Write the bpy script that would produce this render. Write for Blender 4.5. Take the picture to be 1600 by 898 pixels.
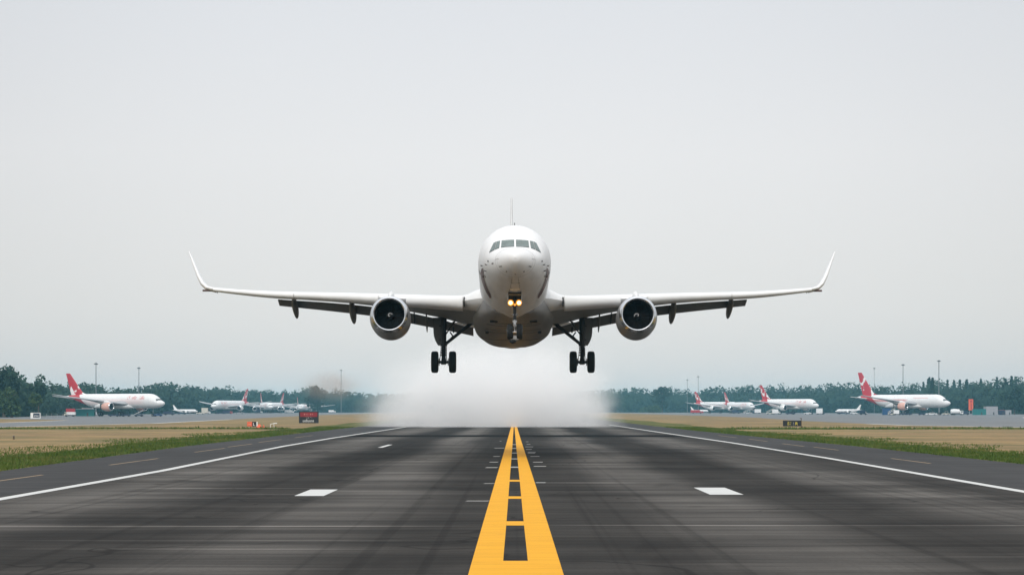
import bpy, bmesh, math, random
import numpy as np
from mathutils import Vector, Matrix
R = math.radians
random.seed(7)
for o in list(bpy.data.objects): bpy.data.objects.remove(o)
S = bpy.context.scene
COL = S.collection
# ------------------------------------------------------------------ camera
CAMZ = 3.8; F = 3000.0; VX = 803.0; HY = 640.0        # focal length, vanishing point in photo pixels (1600 wide)
cam = bpy.data.cameras.new('camera'); co = bpy.data.objects.new('camera', cam); COL.objects.link(co)
co.location = (0, 0, CAMZ); co.rotation_euler = (R(90), 0, 0)
cam.sensor_width = 36; cam.lens = 36*F/1600
cam.shift_x = -(VX-800)/1600; cam.shift_y = (HY-449)/1600
cam.clip_start = 0.5; cam.clip_end = 20000
S.camera = co
# ------------------------------------------------------------------ world: bright overcast
W = bpy.data.worlds.new('World'); S.world = W; W.use_nodes = True
nt = W.node_tree; nt.nodes.clear()
def N(t, k, **kw):
    n = t.nodes.new(k)
    for a, b in kw.items(): setattr(n, a, b)
    return n
out = N(nt, 'ShaderNodeOutputWorld'); bg = N(nt, 'ShaderNodeBackground')
sky = N(nt, 'ShaderNodeTexSky', sky_type='NISHITA', sun_disc=False)
SUN_EL, SUN_AZ = R(40), R(180)      # sun behind the camera, high, veiled by cloud
sky.sun_elevation = SUN_EL; sky.sun_rotation = SUN_AZ + R(12)
sky.dust_density = 3
skys = N(nt, 'ShaderNodeVectorMath', operation='SCALE'); skys.inputs['Scale'].default_value = 0.1
tc = N(nt, 'ShaderNodeTexCoord'); sep = N(nt, 'ShaderNodeSeparateXYZ')
ramp = N(nt, 'ShaderNodeValToRGB')
el = ramp.color_ramp.elements
el[0].position = 0.0; el[0].color = (0.78, 0.765, 0.745, 1)
el[1].position = 1.0; el[1].color = (1.50, 1.53, 1.57, 1)
e = el.new(0.05); e.color = (0.84, 0.83, 0.815, 1)
e = el.new(0.13); e.color = (0.87, 0.865, 0.865, 1)
e = el.new(0.22); e.color = (0.80, 0.815, 0.84, 1)
e = el.new(0.45); e.color = (1.0, 1.04, 1.09, 1)
cn = N(nt, 'ShaderNodeTexNoise'); cn.inputs['Scale'].default_value = 2.2; cn.inputs['Detail'].default_value = 3
cm = N(nt, 'ShaderNodeMapRange'); cm.inputs['To Min'].default_value = 0.95; cm.inputs['To Max'].default_value = 1.05
ax = N(nt, 'ShaderNodeMath', operation='MULTIPLY'); axm = N(nt, 'ShaderNodeMath', operation='MULTIPLY_ADD')
axc = N(nt, 'ShaderNodeMath', operation='MAXIMUM'); axc.inputs[1].default_value = 0.85
mul = N(nt, 'ShaderNodeMath', operation='MULTIPLY'); sc = N(nt, 'ShaderNodeVectorMath', operation='SCALE')
mix = N(nt, 'ShaderNodeMix', data_type='RGBA'); mix.inputs['Factor'].default_value = 0.90
L = nt.links.new
L(tc.outputs['Generated'], sep.inputs[0]); L(sep.outputs['Z'], ramp.inputs[0])
L(tc.outputs['Generated'], cn.inputs['Vector']); L(cn.outputs[0], cm.inputs[0])
L(sep.outputs['X'], ax.inputs[0]); L(sep.outputs['X'], ax.inputs[1])
L(ax.outputs[0], axm.inputs[0]); axm.inputs[1].default_value = -1.3; axm.inputs[2].default_value = 1.03
L(axm.outputs[0], axc.inputs[0])
L(cm.outputs[0], mul.inputs[0]); L(axc.outputs[0], mul.inputs[1])
L(ramp.outputs[0], sc.inputs[0]); L(mul.outputs[0], sc.inputs['Scale'])
L(sky.outputs[0], skys.inputs[0]); L(skys.outputs[0], mix.inputs[6]); L(sc.outputs[0], mix.inputs[7])
L(mix.outputs[2], bg.inputs[0]); bg.inputs[1].default_value = 1.0
L(bg.outputs[0], out.inputs[0])
sl = bpy.data.lights.new('sun', 'SUN'); sl.energy = 1.5; sl.angle = R(14); sl.color = (1, 0.96, 0.9)
so = bpy.data.objects.new('sun', sl); COL.objects.link(so)
so.rotation_euler = (R(90)-SUN_EL, 0, R(-12)); so.location = (0, -50, 80)
S.view_settings.view_transform = 'Standard'; S.view_settings.look = 'None'
S.view_settings.exposure = 0.0; S.view_settings.gamma = 1; S.view_settings.use_curve_mapping = False
S.render.engine = 'CYCLES'
S.cycles.volume_bounces = 14; S.cycles.volume_step_rate = 1.0; S.cycles.max_bounces = 20

# ------------------------------------------------------------------ helpers
def gp(px, py, z=0.0):                 # world ground point under a photo pixel (used while surveying the scene)
    Y = F*(CAMZ-z)/(py-HY); return (px-VX)*Y/F, Y
def gx(px, Y): return (px-VX)*Y/F
MATS = {}
def mat(name, color, rough=0.5, metal=0.0, var=0.0, vscale=1.0, emis=None, estr=0, coat=0, spec=0.5, bump=0, bscale=20, stretch=(1,1,1), trans=0):
    if name in MATS: return MATS[name]
    m = bpy.data.materials.new(name); m.use_nodes = True; t = m.node_tree; b = t.nodes['Principled BSDF']
    b.inputs['Roughness'].default_value = rough; b.inputs['Metallic'].default_value = metal
    b.inputs['Coat Weight'].default_value = coat; b.inputs['Specular IOR Level'].default_value = spec
    b.inputs['Transmission Weight'].default_value = trans
    c = (*color, 1) if len(color) == 3 else color
    tcn = N(t, 'ShaderNodeTexCoord'); mp = N(t, 'ShaderNodeMapping'); mp.inputs['Scale'].default_value = stretch
    t.links.new(tcn.outputs['Object'], mp.inputs[0])
    nz = N(t, 'ShaderNodeTexNoise'); nz.inputs['Scale'].default_value = vscale; nz.inputs['Detail'].default_value = 5
    t.links.new(mp.outputs[0], nz.inputs['Vector'])
    mr = N(t, 'ShaderNodeMapRange'); mr.inputs['From Min'].default_value = 0.3; mr.inputs['From Max'].default_value = 0.7
    mr.inputs['To Min'].default_value = 1-var; mr.inputs['To Max'].default_value = 1+var
    t.links.new(nz.outputs[0], mr.inputs[0])
    vs = N(t, 'ShaderNodeVectorMath', operation='SCALE'); vs.inputs[0].default_value = c[:3]
    t.links.new(mr.outputs[0], vs.inputs['Scale']); t.links.new(vs.outputs[0], b.inputs['Base Color'])
    if bump:
        bn = N(t, 'ShaderNodeTexNoise'); bn.inputs['Scale'].default_value = bscale; bn.inputs['Detail'].default_value = 4
        t.links.new(mp.outputs[0], bn.inputs['Vector'])
        bp = N(t, 'ShaderNodeBump'); bp.inputs['Strength'].default_value = bump; bp.inputs['Distance'].default_value = 0.02
        t.links.new(bn.outputs[0], bp.inputs['Height']); t.links.new(bp.outputs[0], b.inputs['Normal'])
    if emis:
        b.inputs['Emission Color'].default_value = (*emis, 1); b.inputs['Emission Strength'].default_value = estr
    MATS[name] = m; return m
def link(name, me, parent=None, label=None):
    o = bpy.data.objects.new(name, me); COL.objects.link(o)
    if parent: o.parent = parent
    if label: o['label'] = label
    return o
def thing(name, label, cat, loc=(0,0,0), rz=0, group=None):
    o = bpy.data.objects.new(name, None); COL.objects.link(o); o.empty_display_size = 0.5
    o.location = loc; o.rotation_euler = (0, 0, rz); o['label'] = label; o['category'] = cat
    if group: o['group'] = group
    return o
def mesh(name, v, f, m, parent=None, smooth=False, label=None):
    me = bpy.data.meshes.new(name); me.from_pydata([tuple(p) for p in v], [], [tuple(q) for q in f]); me.update()
    bm = bmesh.new(); bm.from_mesh(me); bmesh.ops.recalc_face_normals(bm, faces=bm.faces[:])
    if smooth:
        for q in bm.faces: q.smooth = True
        for ed in bm.edges:
            if len(ed.link_faces) == 2 and ed.calc_face_angle(0) > R(40): ed.smooth = False
    bm.to_mesh(me); bm.free()
    me.materials.append(m)
    return link(name, me, parent, label)
class G:                                   # geometry collector
    def __init__(s): s.v = []; s.f = []
    def add(s, v, f):
        b = len(s.v); s.v += [tuple(p) for p in v]; s.f += [tuple(i+b for i in q) for q in f]; return s
    def box(s, x0, x1, y0, y1, z0, z1, bev=0.0):
        bm = bmesh.new(); bmesh.ops.create_cube(bm, size=1)
        for v in bm.verts: v.co = Vector(((x0+x1)/2+v.co.x*(x1-x0), (y0+y1)/2+v.co.y*(y1-y0), (z0+z1)/2+v.co.z*(z1-z0)))
        if bev: bmesh.ops.bevel(bm, geom=bm.edges[:], offset=bev, segments=2, affect='EDGES')
        bm.verts.index_update(); s.add([v.co[:] for v in bm.verts], [[v.index for v in q.verts] for q in bm.faces]); bm.free(); return s
    def tube(s, p, q, r, r2=None, n=12):
        p, q = Vector(p), Vector(q); d = (q-p).normalized(); a = d.orthogonal().normalized(); b = d.cross(a)
        r2 = r if r2 is None else r2; v = []
        for c, rr in ((p, r), (q, r2)):
            for k in range(n): t = 2*math.pi*k/n; v.append(c+a*math.cos(t)*rr+b*math.sin(t)*rr)
        f = [(k, (k+1) % n, n+(k+1) % n, n+k) for k in range(n)] + [tuple(range(n))[::-1], tuple(range(n, 2*n))]
        return s.add(v, f)
    def rev(s, prof, axis, c=(0,0,0), n=32, cap=True):       # prof = (along, radius)
        v = []; f = []
        for (h, r) in prof:
            for k in range(n):
                t = 2*math.pi*k/n; a, b = r*math.cos(t), r*math.sin(t)
                p = {'x': (h, a, b), 'y': (a, h, b), 'z': (a, b, h)}[axis]; v.append((p[0]+c[0], p[1]+c[1], p[2]+c[2]))
        for i in range(len(prof)-1):
            for k in range(n): f.append((i*n+k, i*n+(k+1) % n, (i+1)*n+(k+1) % n, (i+1)*n+k))
        if cap: f.append(tuple(range(n))); f.append(tuple(range((len(prof)-1)*n, len(prof)*n)))
        return s.add(v, f)
    def ell(s, c, r, n=16, m=10):
        v = []; f = []
        for i in range(m+1):
            ph = math.pi*i/m
            for k in range(n):
                t = 2*math.pi*k/n; rr = max(math.sin(ph), 1e-3)
                v.append((c[0]+r[0]*rr*math.cos(t), c[1]+r[1]*rr*math.sin(t), c[2]+r[2]*math.cos(ph)))
        for i in range(m):
            for k in range(n): f.append((i*n+k, i*n+(k+1) % n, (i+1)*n+(k+1) % n, (i+1)*n+k))
        return s.add(v, f)
    def rings(s, rs, cap=True):
        n = len(rs[0]); v = [p for r in rs for p in r]; f = []
        for i in range(len(rs)-1):
            for k in range(n): f.append((i*n+k, i*n+(k+1) % n, (i+1)*n+(k+1) % n, (i+1)*n+k))
        if cap: f.append(tuple(range(n))); f.append(tuple(range((len(rs)-1)*n, len(rs)*n)))
        return s.add(v, f)
    def put(s, name, m, parent=None, smooth=False, label=None): return mesh(name, s.v, s.f, m, parent, smooth, label)
def copy_tree(o, parent=None):
    c = o.copy(); COL.objects.link(c); c.parent = parent
    for ch in list(o.children): copy_tree(ch, c)
    return c
def pchip(xs, ys, x):                     # smooth monotone-ish interpolation
    n = len(xs)
    if x <= xs[0]: return ys[0]
    if x >= xs[-1]: return ys[-1]
    i = max(j for j in range(n-1) if xs[j] <= x)
    d = [(ys[j+1]-ys[j])/(xs[j+1]-xs[j]) for j in range(n-1)]
    def sl_(j):
        if j == 0: return d[0]
        if j == n-1: return d[-1]
        return 0 if d[j-1]*d[j] <= 0 else 2*d[j-1]*d[j]/(d[j-1]+d[j])
    h = xs[i+1]-xs[i]; t = (x-xs[i])/h; a, b = sl_(i), sl_(i+1)
    return (2*t**3-3*t*t+1)*ys[i]+(t**3-2*t*t+t)*h*a+(-2*t**3+3*t*t)*ys[i+1]+(t**3-t*t)*h*b
def lin(xs, ys, x): return float(np.interp(x, xs, ys))

# ------------------------------------------------------------------ node helpers for ground materials
class NB:
    def __init__(s, name):
        s.m = bpy.data.materials.new(name); s.m.use_nodes = True; s.t = s.m.node_tree; s.b = s.t.nodes['Principled BSDF']
        g = s.t.nodes.new('ShaderNodeNewGeometry'); s.P = g.outputs['Position']
        q = s.t.nodes.new('ShaderNodeSeparateXYZ'); s.t.links.new(s.P, q.inputs[0]); s.X, s.Y, s.Z = q.outputs
    def mth(s, op, a, b=None, c=None, clamp=False):
        n = s.t.nodes.new('ShaderNodeMath'); n.operation = op; n.use_clamp = clamp
        for i, q in enumerate((a, b, c)):
            if q is None: continue
            if isinstance(q, (int, float)): n.inputs[i].default_value = q
            else: s.t.links.new(q, n.inputs[i])
        return n.outputs[0]
    def noise(s, scale=(1,1,1), detail=4, off=(0,0,0), rough=0.55, dist=0.0):
        mp = s.t.nodes.new('ShaderNodeMapping'); mp.inputs['Scale'].default_value = scale; mp.inputs['Location'].default_value = off
        n = s.t.nodes.new('ShaderNodeTexNoise'); n.inputs['Scale'].default_value = 1; n.inputs['Detail'].default_value = detail
        n.inputs['Roughness'].default_value = rough; n.inputs['Distortion'].default_value = dist
        s.t.links.new(s.P, mp.inputs[0]); s.t.links.new(mp.outputs[0], n.inputs['Vector']); return n.outputs[0]
    def rng(s, v, a, b, c, d, smooth=False):
        n = s.t.nodes.new('ShaderNodeMapRange'); n.clamp = True
        if smooth: n.interpolation_type = 'SMOOTHSTEP'
        for k, q in zip(('From Min','From Max','To Min','To Max'), (a,b,c,d)): n.inputs[k].default_value = q
        s.t.links.new(v, n.inputs[0]); return n.outputs[0]
    def mixc(s, f, a, b):
        n = s.t.nodes.new('ShaderNodeMix'); n.data_type = 'RGBA'
        for sock, q in ((n.inputs['Factor'], f), (n.inputs[6], a), (n.inputs[7], b)):
            if isinstance(q, (int, float)): sock.default_value = q
            elif isinstance(q, tuple): sock.default_value = (*q, 1)
            else: s.t.links.new(q, sock)
        return n.outputs[2]
    def scale(s, c, v):
        n = s.t.nodes.new('ShaderNodeVectorMath'); n.operation = 'SCALE'
        if isinstance(c, tuple): n.inputs[0].default_value = c
        else: s.t.links.new(c, n.inputs[0])
        s.t.links.new(v, n.inputs['Scale']); return n.outputs[0]
    def base(s, c): s.t.links.new(c, s.b.inputs['Base Color'])
    def bump(s, h, st, dist=0.02):
        n = s.t.nodes.new('ShaderNodeBump'); n.inputs['Strength'].default_value = st; n.inputs['Distance'].default_value = dist
        s.t.links.new(h, n.inputs['Height']); s.t.links.new(n.outputs[0], s.b.inputs['Normal'])
def band(nb, c, half, soft):               # 1 inside |X-c|<half
    d = nb.mth('ABSOLUTE', nb.mth('SUBTRACT', nb.X, c)); return nb.rng(d, half-soft, half+soft, 1, 0, True)

# dry field
nb = NB('dry_field')
n1 = nb.noise((.03, .022, 1), 5, (0,0,0), .65); n2 = nb.noise((.5, .22, 1), 4); n3 = nb.noise((2.5, 2.5, 1), 3)
c = nb.mixc(nb.rng(n1, .38, .62, 0, 1, True), (.315, .212, .100), (.235, .158, .082))
c = nb.mixc(nb.rng(n2, .50, .66, 0, .5), c, (.15, .135, .06))
c = nb.mixc(nb.rng(nb.noise((.035, .045, 1), 5, (40, 7, 0), .7), .47, .60, 0, .80, True), c, (.14, .125, .055))
c = nb.scale(c, nb.mth('MULTIPLY', nb.rng(n3, .3, .7, .90, 1.10), nb.rng(nb.noise((.06, .6, 1), 5, (2,2,0), .65), .3, .7, .84, 1.16)))
nb.base(c); nb.b.inputs['Roughness'].default_value = .95; nb.b.inputs['Specular IOR Level'].default_value = .1
nb.bump(n3, .2, .1); M_FIELD = nb.m
# verge
nb = NB('green_verge')
n1 = nb.noise((.3, .08, 1), 4); n2 = nb.noise((3, 3, 1), 3)
c = nb.mixc(nb.rng(n1, .40, .62, 0, 1), (.050, .078, .014), (.17, .145, .042))
c = nb.scale(c, nb.rng(n2, .3, .7, .6, 1.3)); nb.base(c); nb.b.inputs['Roughness'].default_value = .95; nb.b.inputs['Specular IOR Level'].default_value = .1
M_VERGE = nb.m
# runway asphalt: worn lanes, rubber, cross streaks
nb = NB('runway_asphalt')
lane = nb.noise((.22, .010, 1), 4, (3, 0, 0), .5, .3)
v = nb.rng(lane, .3, .7, .80, 1.22)
wob = nb.mth('MULTIPLY', nb.mth('SUBTRACT', nb.noise((.02, .02, 1), 2, (9, 3, 0)), .5), 5.0)
keepX = nb.X; nb.X = nb.mth('ADD', nb.X, wob)
far = nb.rng(nb.Y, 50, 130, .45, 1)
dk = nb.mth('MAXIMUM', band(nb, 0, 3.4, 1.8), nb.mth('MAXIMUM', band(nb, -11.8, 2.6, 1.6), band(nb, 12.6, 2.8, 1.6)))
lt = nb.mth('MAXIMUM', nb.mth('MAXIMUM', band(nb, -6.8, 2.0, 1.5), band(nb, 7.2, 2.2, 1.5)), nb.mth('MAXIMUM', band(nb, -18, 2.6, 2.2), band(nb, 18.5, 2.4, 2.2)))
nb.X = keepX
dk = nb.mth('MULTIPLY', dk, far); lt = nb.mth('MULTIPLY', lt, far)
v = nb.mth('MULTIPLY', v, nb.mth('SUBTRACT', 1.0, nb.mth('MULTIPLY', dk, .42)))
v = nb.mth('MULTIPLY', v, nb.mth('ADD', 1.0, nb.mth('MULTIPLY', lt, 1.25)))
s1 = nb.noise((.045, .30, 1), 5, (0, 0, 0), .6, .5); s2 = nb.noise((.10, 1.4, 1), 4, (5, 5, 0), .6, .3); s3 = nb.noise((.03, .10, 1), 3, (15, 5, 0), .6, .6)
v = nb.mth('MULTIPLY', v, nb.rng(s1, .34, .66, .66, 1.42)); v = nb.mth('MULTIPLY', v, nb.rng(s2, .32, .68, .80, 1.24)); v = nb.mth('MULTIPLY', v, nb.rng(s3, .34, .66, .74, 1.28))
# thin pale seams and dark seams running across (joints)
def seam(yc, half, x0, x1, amt, soft=6):
    d = nb.mth('ABSOLUTE', nb.mth('SUBTRACT', nb.mth('ADD', nb.Y, nb.mth('MULTIPLY', nb.noise((.05, .01, 1), 2, (yc, 0, 0)), .9)), yc+.45))
    a = nb.rng(d, half*.4, half, 1, 0, True)
    a = nb.mth('MULTIPLY', a, nb.rng(nb.X, x0-soft, x0+soft, 0, 1, True)); a = nb.mth('MULTIPLY', a, nb.rng(nb.X, x1-soft, x1+soft, 1, 0, True))
    return nb.mth('MULTIPLY', a, amt)
for (yc, h, x0, x1, amt) in ((62.6, .30, -20, -3, 1.6), (61.9, .25, -8, -1.5, -.45), (62.9, .30, 1.8, 19, 1.5), (92.6, .6, -17, -9.2, 1.5), (99.8, .6, 1.2, 5.2, 2.2),
                            (81.5, .5, -18, -1.2, -.28), (70, .35, -18, -4, -.25), (55.5, .35, -14, -3, .8), (52.2, .25, -11, -4, .6), (86, .5, -13, -9, .8), (73, .35, 8, 14, -.45), (49.5, .25, 6, 16, .5), (67, .3, -19, -10, -.4), (78, .4, 9, 17, .6), (53.4, .2, 5, 17, -.5), (59.5, .2, 3, 9, .45),
                            (88, .5, 4, 18, -.25), (112, 1, -17, -2, -.25), (150, 1.6, -18, -3, -.2), (124, 1.2, 2, 18, -.3), (47.6, .2, -10, -3, .35)):
    v = nb.mth('MULTIPLY', v, nb.mth('ADD', 1.0, seam(yc, h, x0, x1, amt, 2)))
cr = nb.mth('ABSOLUTE', nb.mth('SUBTRACT', nb.noise((.035, .022, 1), 4, (11, 4, 0), .6, .8), .5))
v = nb.mth('MULTIPLY', v, nb.rng(cr, .0012, .0035, .62, 1))
pa = nb.noise((.16, .05, 1), 3, (21, 14, 0), .6, .4); v = nb.mth('MULTIPLY', v, nb.rng(pa, .60, .66, 1, .80))
tar = nb.mth('ABSOLUTE', nb.mth('SUBTRACT', nb.Y, 279)); tar = nb.mth('MULTIPLY', nb.rng(tar, 9, 12, 1, 0, True), nb.rng(nb.mth('ABSOLUTE', nb.X), 22, 27, 1, 0, True))
v = nb.mth('MULTIPLY', v, nb.mth('SUBTRACT', 1.0, nb.mth('MULTIPLY', tar, .97)))
g1 = nb.noise((9, 9, 1), 5, (0,0,0), .7); g2 = nb.noise((60, 60, 1), 2)
v = nb.mth('MULTIPLY', v, nb.rng(g1, .3, .7, .84, 1.16)); v = nb.mth('MULTIPLY', v, nb.rng(g2, .3, .7, .85, 1.15))
# skid marks
sk = nb.noise((1.6, .004, 1), 3, (2, 8, 0)); v = nb.mth('MULTIPLY', v, nb.rng(sk, .54, .66, 1, .76))
col = nb.scale((.0435, .0402, .0366), v); nb.base(col)
nb.b.inputs['Specular IOR Level'].default_value = .04
nb.t.links.new(nb.rng(s1, .3, .7, .8, .95), nb.b.inputs['Roughness'])
nb.bump(g2, .25, .006); M_RUN = nb.m
nb = NB('shoulder_asphalt')
v = nb.mth('MULTIPLY', nb.rng(nb.noise((.2, .02, 1), 4), .3, .7, .85, 1.15), nb.rng(nb.noise((.1, .5, 1), 4, (4,0,0)), .3, .7, .85, 1.15))
v = nb.mth('MULTIPLY', v, nb.rng(nb.noise((12, 12, 1), 4), .3, .7, .85, 1.15))
nb.base(nb.scale((.058, .057, .057), v)); nb.b.inputs['Roughness'].default_value = .95; nb.b.inputs['Specular IOR Level'].default_value = .06
M_SHO = nb.m
nb = NB('apron_concrete')
v = nb.mth('MULTIPLY', nb.rng(nb.noise((.02, .01, 1), 4), .3, .7, .88, 1.12), nb.rng(nb.noise((.2, .05, 1), 3), .3, .7, .9, 1.1))
nb.base(nb.scale((.165, .168, .172), v)); nb.b.inputs['Roughness'].default_value = .8; nb.b.inputs['Specular IOR Level'].default_value = .2; M_APR = nb.m
def paint(name, colr, wear, sx=.4, sy=.4, under=(.06,.058,.055), fine=True):
    nb = NB(name)
    w = nb.rng(nb.noise((sx, sy, 1), 5, (1, 2, 0), .7), .5+.2*(1-wear), .5+.2*(1-wear)+.14, 0, wear)
    c = nb.mixc(w, colr, under)
    v = nb.mth('MULTIPLY', nb.rng(nb.noise((.3, 2.2, 1), 5, (7,7,0)), .3, .7, .9, 1.06), nb.rng(nb.noise((30, 30, 1), 3), .3, .7, .94, 1.04))
    nb.base(nb.scale(c, v)); nb.b.inputs['Roughness'].default_value = .8; nb.b.inputs['Specular IOR Level'].default_value = .12
    return nb.m
M_YEL = paint('yellow_paint', (.78, .375, .022), .35, 1.0, 2.2)
M_WHI = paint('white_paint', (.62, .62, .60), .3, 1.2, 1.2)
M_OLDW = paint('faded_white_paint', (.36, .35, .33), .7, .8, 3)
M_ORA = paint('faded_orange_paint', (.30, .22, .14), .8, 1.5, .15)
M_ALINE = paint('apron_line_paint', (.52, .50, .46), .4, .1, .1, (.2,.2,.2))

# ------------------------------------------------------------------ ground sheets
def sheet(name, pts, z, m, kind='structure'):
    o = mesh(name, [(x, y, z) for x, y in pts], [tuple(range(len(pts)))], m); o['kind'] = kind; return o
def strip(name, left, right, z, m):        # lists of (x, y) of equal length
    v = [(x, y, z) for x, y in left]+[(x, y, z) for x, y in right]; n = len(left)
    o = mesh(name, v, [(i, i+1, n+i+1, n+i) for i in range(n-1)], m); o['kind'] = 'structure'; return o
sheet('ground', [(-4500, -400), (4500, -400), (4500, 7500), (-4500, 7500)], 0, M_FIELD)
Ys = [-30, 20, 60, 90, 120, 160, 210, 280, 350, 450, 700, 1200, 2500]
def ledge(y): return -lin([20, 90, 118, 200, 350, 500], [30.8, 31.2, 31.8, 34.3, 34.9, 34.9], y)
def redge(y): return lin([20, 120, 200, 350, 500], [35.0, 35.6, 35.8, 33.0, 33.0], y)
def lline(y): return -lin([20, 85, 120, 200, 260, 400], [21.8, 21.8, 21.9, 24.0, 24.4, 24.0], y)
def rline(y): return lin([20, 88, 150, 220, 330, 480], [23.4, 23.6, 24.6, 25.1, 24.6, 24.2], y)
Yf = sorted(set(Ys+list(range(20, 700, 10))))
strip('shoulder', [(ledge(y), y) for y in Yf], [(redge(y), y) for y in Yf], .012, M_SHO)
strip('runway', [(lline(y)-.6, y) for y in Yf], [(rline(y)+.6, y) for y in Yf], .020, M_RUN)
strip('grass_verge', [(ledge(y)-lin([0, 120, 300, 500], [7.8, 7.6, 7, 12], y)-.9*math.sin(y*.06), y) for y in Yf], [(ledge(y)+.05*math.sin(y*1.7), y) for y in Yf], .006, M_VERGE)
strip('grass_verge', [(redge(y)+.08*math.sin(y*1.3), y) for y in Yf], [(redge(y)+lin([0, 120, 300, 500], [7.4, 7.2, 6.5, 12], y)+.9*math.sin(y*.05+1), y) for y in Yf], .006, M_VERGE)
strip('grass_verge', [(x, 377+5*math.sin(x*.07)) for x in range(-150, -40, 5)], [(x, 390+6*math.sin(x*.05+2)) for x in range(-150, -40, 5)], .0055, M_VERGE)
strip('grass_verge', [(x, 374+5*math.sin(x*.09)) for x in range(40, 170, 5)], [(x, 388+5*math.sin(x*.06+1)) for x in range(40, 170, 5)], .0055, M_VERGE)
sheet('apron', [(-160, 180), (-113, 422), (-100, 543), (-118, 877), (-144, 1425), (-150, 2900), (-620, 2900), (-520, 1500), (-440, 1240), (-165, 712), (-157, 633), (-152, 570), (-215, 180)], .010, M_APR)
sheet('apron', [(160, 180), (110, 414), (95, 475), (100, 670), (119, 950), (122, 1425), (125, 2900), (800, 2900), (620, 1800), (560, 1560), (440, 1350), (242, 912), (205, 500), (240, 180)], .010, M_APR)
def line(name, pts, w, z, m):
    strip(name, [(x-w/2, y) for x, y in pts], [(x+w/2, y) for x, y in pts], z, m)
line('taxiway_line', [(-160, 180), (-114.5, 422), (-101.5, 543), (-112, 760)], 2.4, .014, M_ALINE)
line('taxiway_line', [(-212, 180), (-151, 572), (-156, 633), (-163, 700)], 2.2, .014, M_ALINE)
line('taxiway_line', [(160, 180), (112, 414), (97.5, 475), (96, 520)], 3.0, .014, M_ALINE)
line('taxiway_line', [(207, 500), (240, 900), (262, 985)], 2.2, .014, M_ALINE)
line('edge_line', [(lline(y), y) for y in Yf if y >= 20 and y < 500], .62, .026, M_WHI)
line('edge_line', [(rline(y), y) for y in Yf if y >= 20 and y < 500], .62, .026, M_WHI)
# yellow double centre line with rungs
def half(y): return lin([20, 64, 103, 190, 393, 600], [1.09, 1.06, 1.02, .92, .66, .60], y)
def inn(y): return lin([20, 48, 64, 103, 200, 393], [.32, .31, .29, .27, .20, .10], y)
for sgn in (-1, 1):
    ys = [y for y in Yf if 20 <= y < 600]
    def wv(y, k): return .018*math.sin(y*1.9+k)+.012*math.sin(y*.63+2*k)
    a = [(.04+sgn*half(y)+wv(y, sgn), y) for y in ys]; b = [(.04+sgn*inn(y), y) for y in ys]
    strip('centre_line', a, b, .028, M_YEL)
def quad(name, x0, x1, y0, y1, z, m, sk=0):
    o = mesh(name, [(x0, y0, z), (x1, y0, z), (x1+sk, y1, z), (x0+sk, y1, z)], [(0,1,2,3)], m); o['kind'] = 'structure'; return o
rung = [(40.5, 48.1), (62.8, 65.2), (81.7, 84.0), (101.3, 103.8)]
for a, b in rung: quad('centre_line_rung', .04-inn(a)+.002, .04+inn(a)-.002, a, b, .0275, M_YEL)
for a, b in [(125.5, 128), (147, 149.5), (167, 170), (187, 190), (208, 211)]: quad('centre_line_rung', .04-inn(a)+.002, .04+inn(a)-.002, a, b, .0275, M_OLDW)
quad('touchdown_marking', -9.66, -8.36, 84.4, 91.2, .0265, M_WHI); quad('touchdown_marking', 8.75, 10.25, 85.7, 93.4, .0265, M_WHI)
quad('lane_dash', -13.7, -13.2, 193, 209, .0265, M_WHI)
for (py, x0, x1) in ((690, 821, 825), (694, 822, 828), (698, 820, 832), (702, 821, 830), (706.5, 824, 836), (707.8, 824, 835), (713, 828, 842), (722, 832, 847), (728.5, 833, 852), (754.2, 836, 851),
                     (755.5, 755, 771), (730.5, 758, 776), (722, 764, 777), (713, 770, 780), (700, 772, 787), (689, 780, 783), (783, 727, 762)):
    X0, Y = gp(x0, py); X1, _ = gp(x1, py); h = .35+Y*.003
    h *= (.45 if py > 750 else 1); quad('position_mark', X0, X1, Y-h, Y+h, .0265, M_OLDW if py != 754.2 else M_WHI, .1)
for (x, y0, y1) in ((-27.8, 132, 150), (-28.6, 172, 190), (-29.2, 196, 214), (-29.8, 224, 246), (-27.5, 98, 112), (29.5, 136, 150), (30.6, 181, 196), (30.2, 200, 216), (30.6, 232, 250), (30.4, 262, 285), (-29.9, 262, 285)):
    quad('shoulder_dash', x-.13, x+.13, y0, y1, .018, M_ORA)

# ------------------------------------------------------------------ grass (stuff)
def blades(name, label, regions, mcol, seed):
    rg = np.random.default_rng(seed); V = []
    for (fx, ylo, yhi, n, h0, h1, w) in regions:
        u = rg.random(n); y = ylo*(yhi/ylo)**u; x0, x1 = fx(y); x = x0+(x1-x0)*rg.random(n)
        h = (h0+(h1-h0)*rg.random(n))*(1+.5*np.sin(x*1.3+y*.37)*np.sin(y*.9)); a = rg.random(n)*math.pi*2; ww = w*(.5+rg.random(n))*(y/100)**.7
        dx, dy = np.cos(a)*ww, np.sin(a)*ww; lx, ly = rg.normal(0, .35, n)*h, rg.normal(0, .35, n)*h
        z = np.full(n, .008)
        V.append(np.stack([np.stack([x-dx, y-dy, z], 1), np.stack([x+dx, y+dy, z], 1), np.stack([x+lx, y+ly, h], 1)], 1))
    V = np.concatenate(V).reshape(-1, 3); n = len(V)//3
    me = bpy.data.meshes.new(name); me.vertices.add(n*3); me.vertices.foreach_set('co', V.ravel())
    me.loops.add(n*3); me.loops.foreach_set('vertex_index', np.arange(n*3)); me.polygons.add(n)
    me.polygons.foreach_set('loop_start', np.arange(n)*3); me.polygons.foreach_set('loop_total', np.full(n, 3)); me.update()
    me.materials.append(mcol); o = link(name, me); o['label'] = label; o['category'] = 'grass'; o['kind'] = 'stuff'; return o
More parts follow.
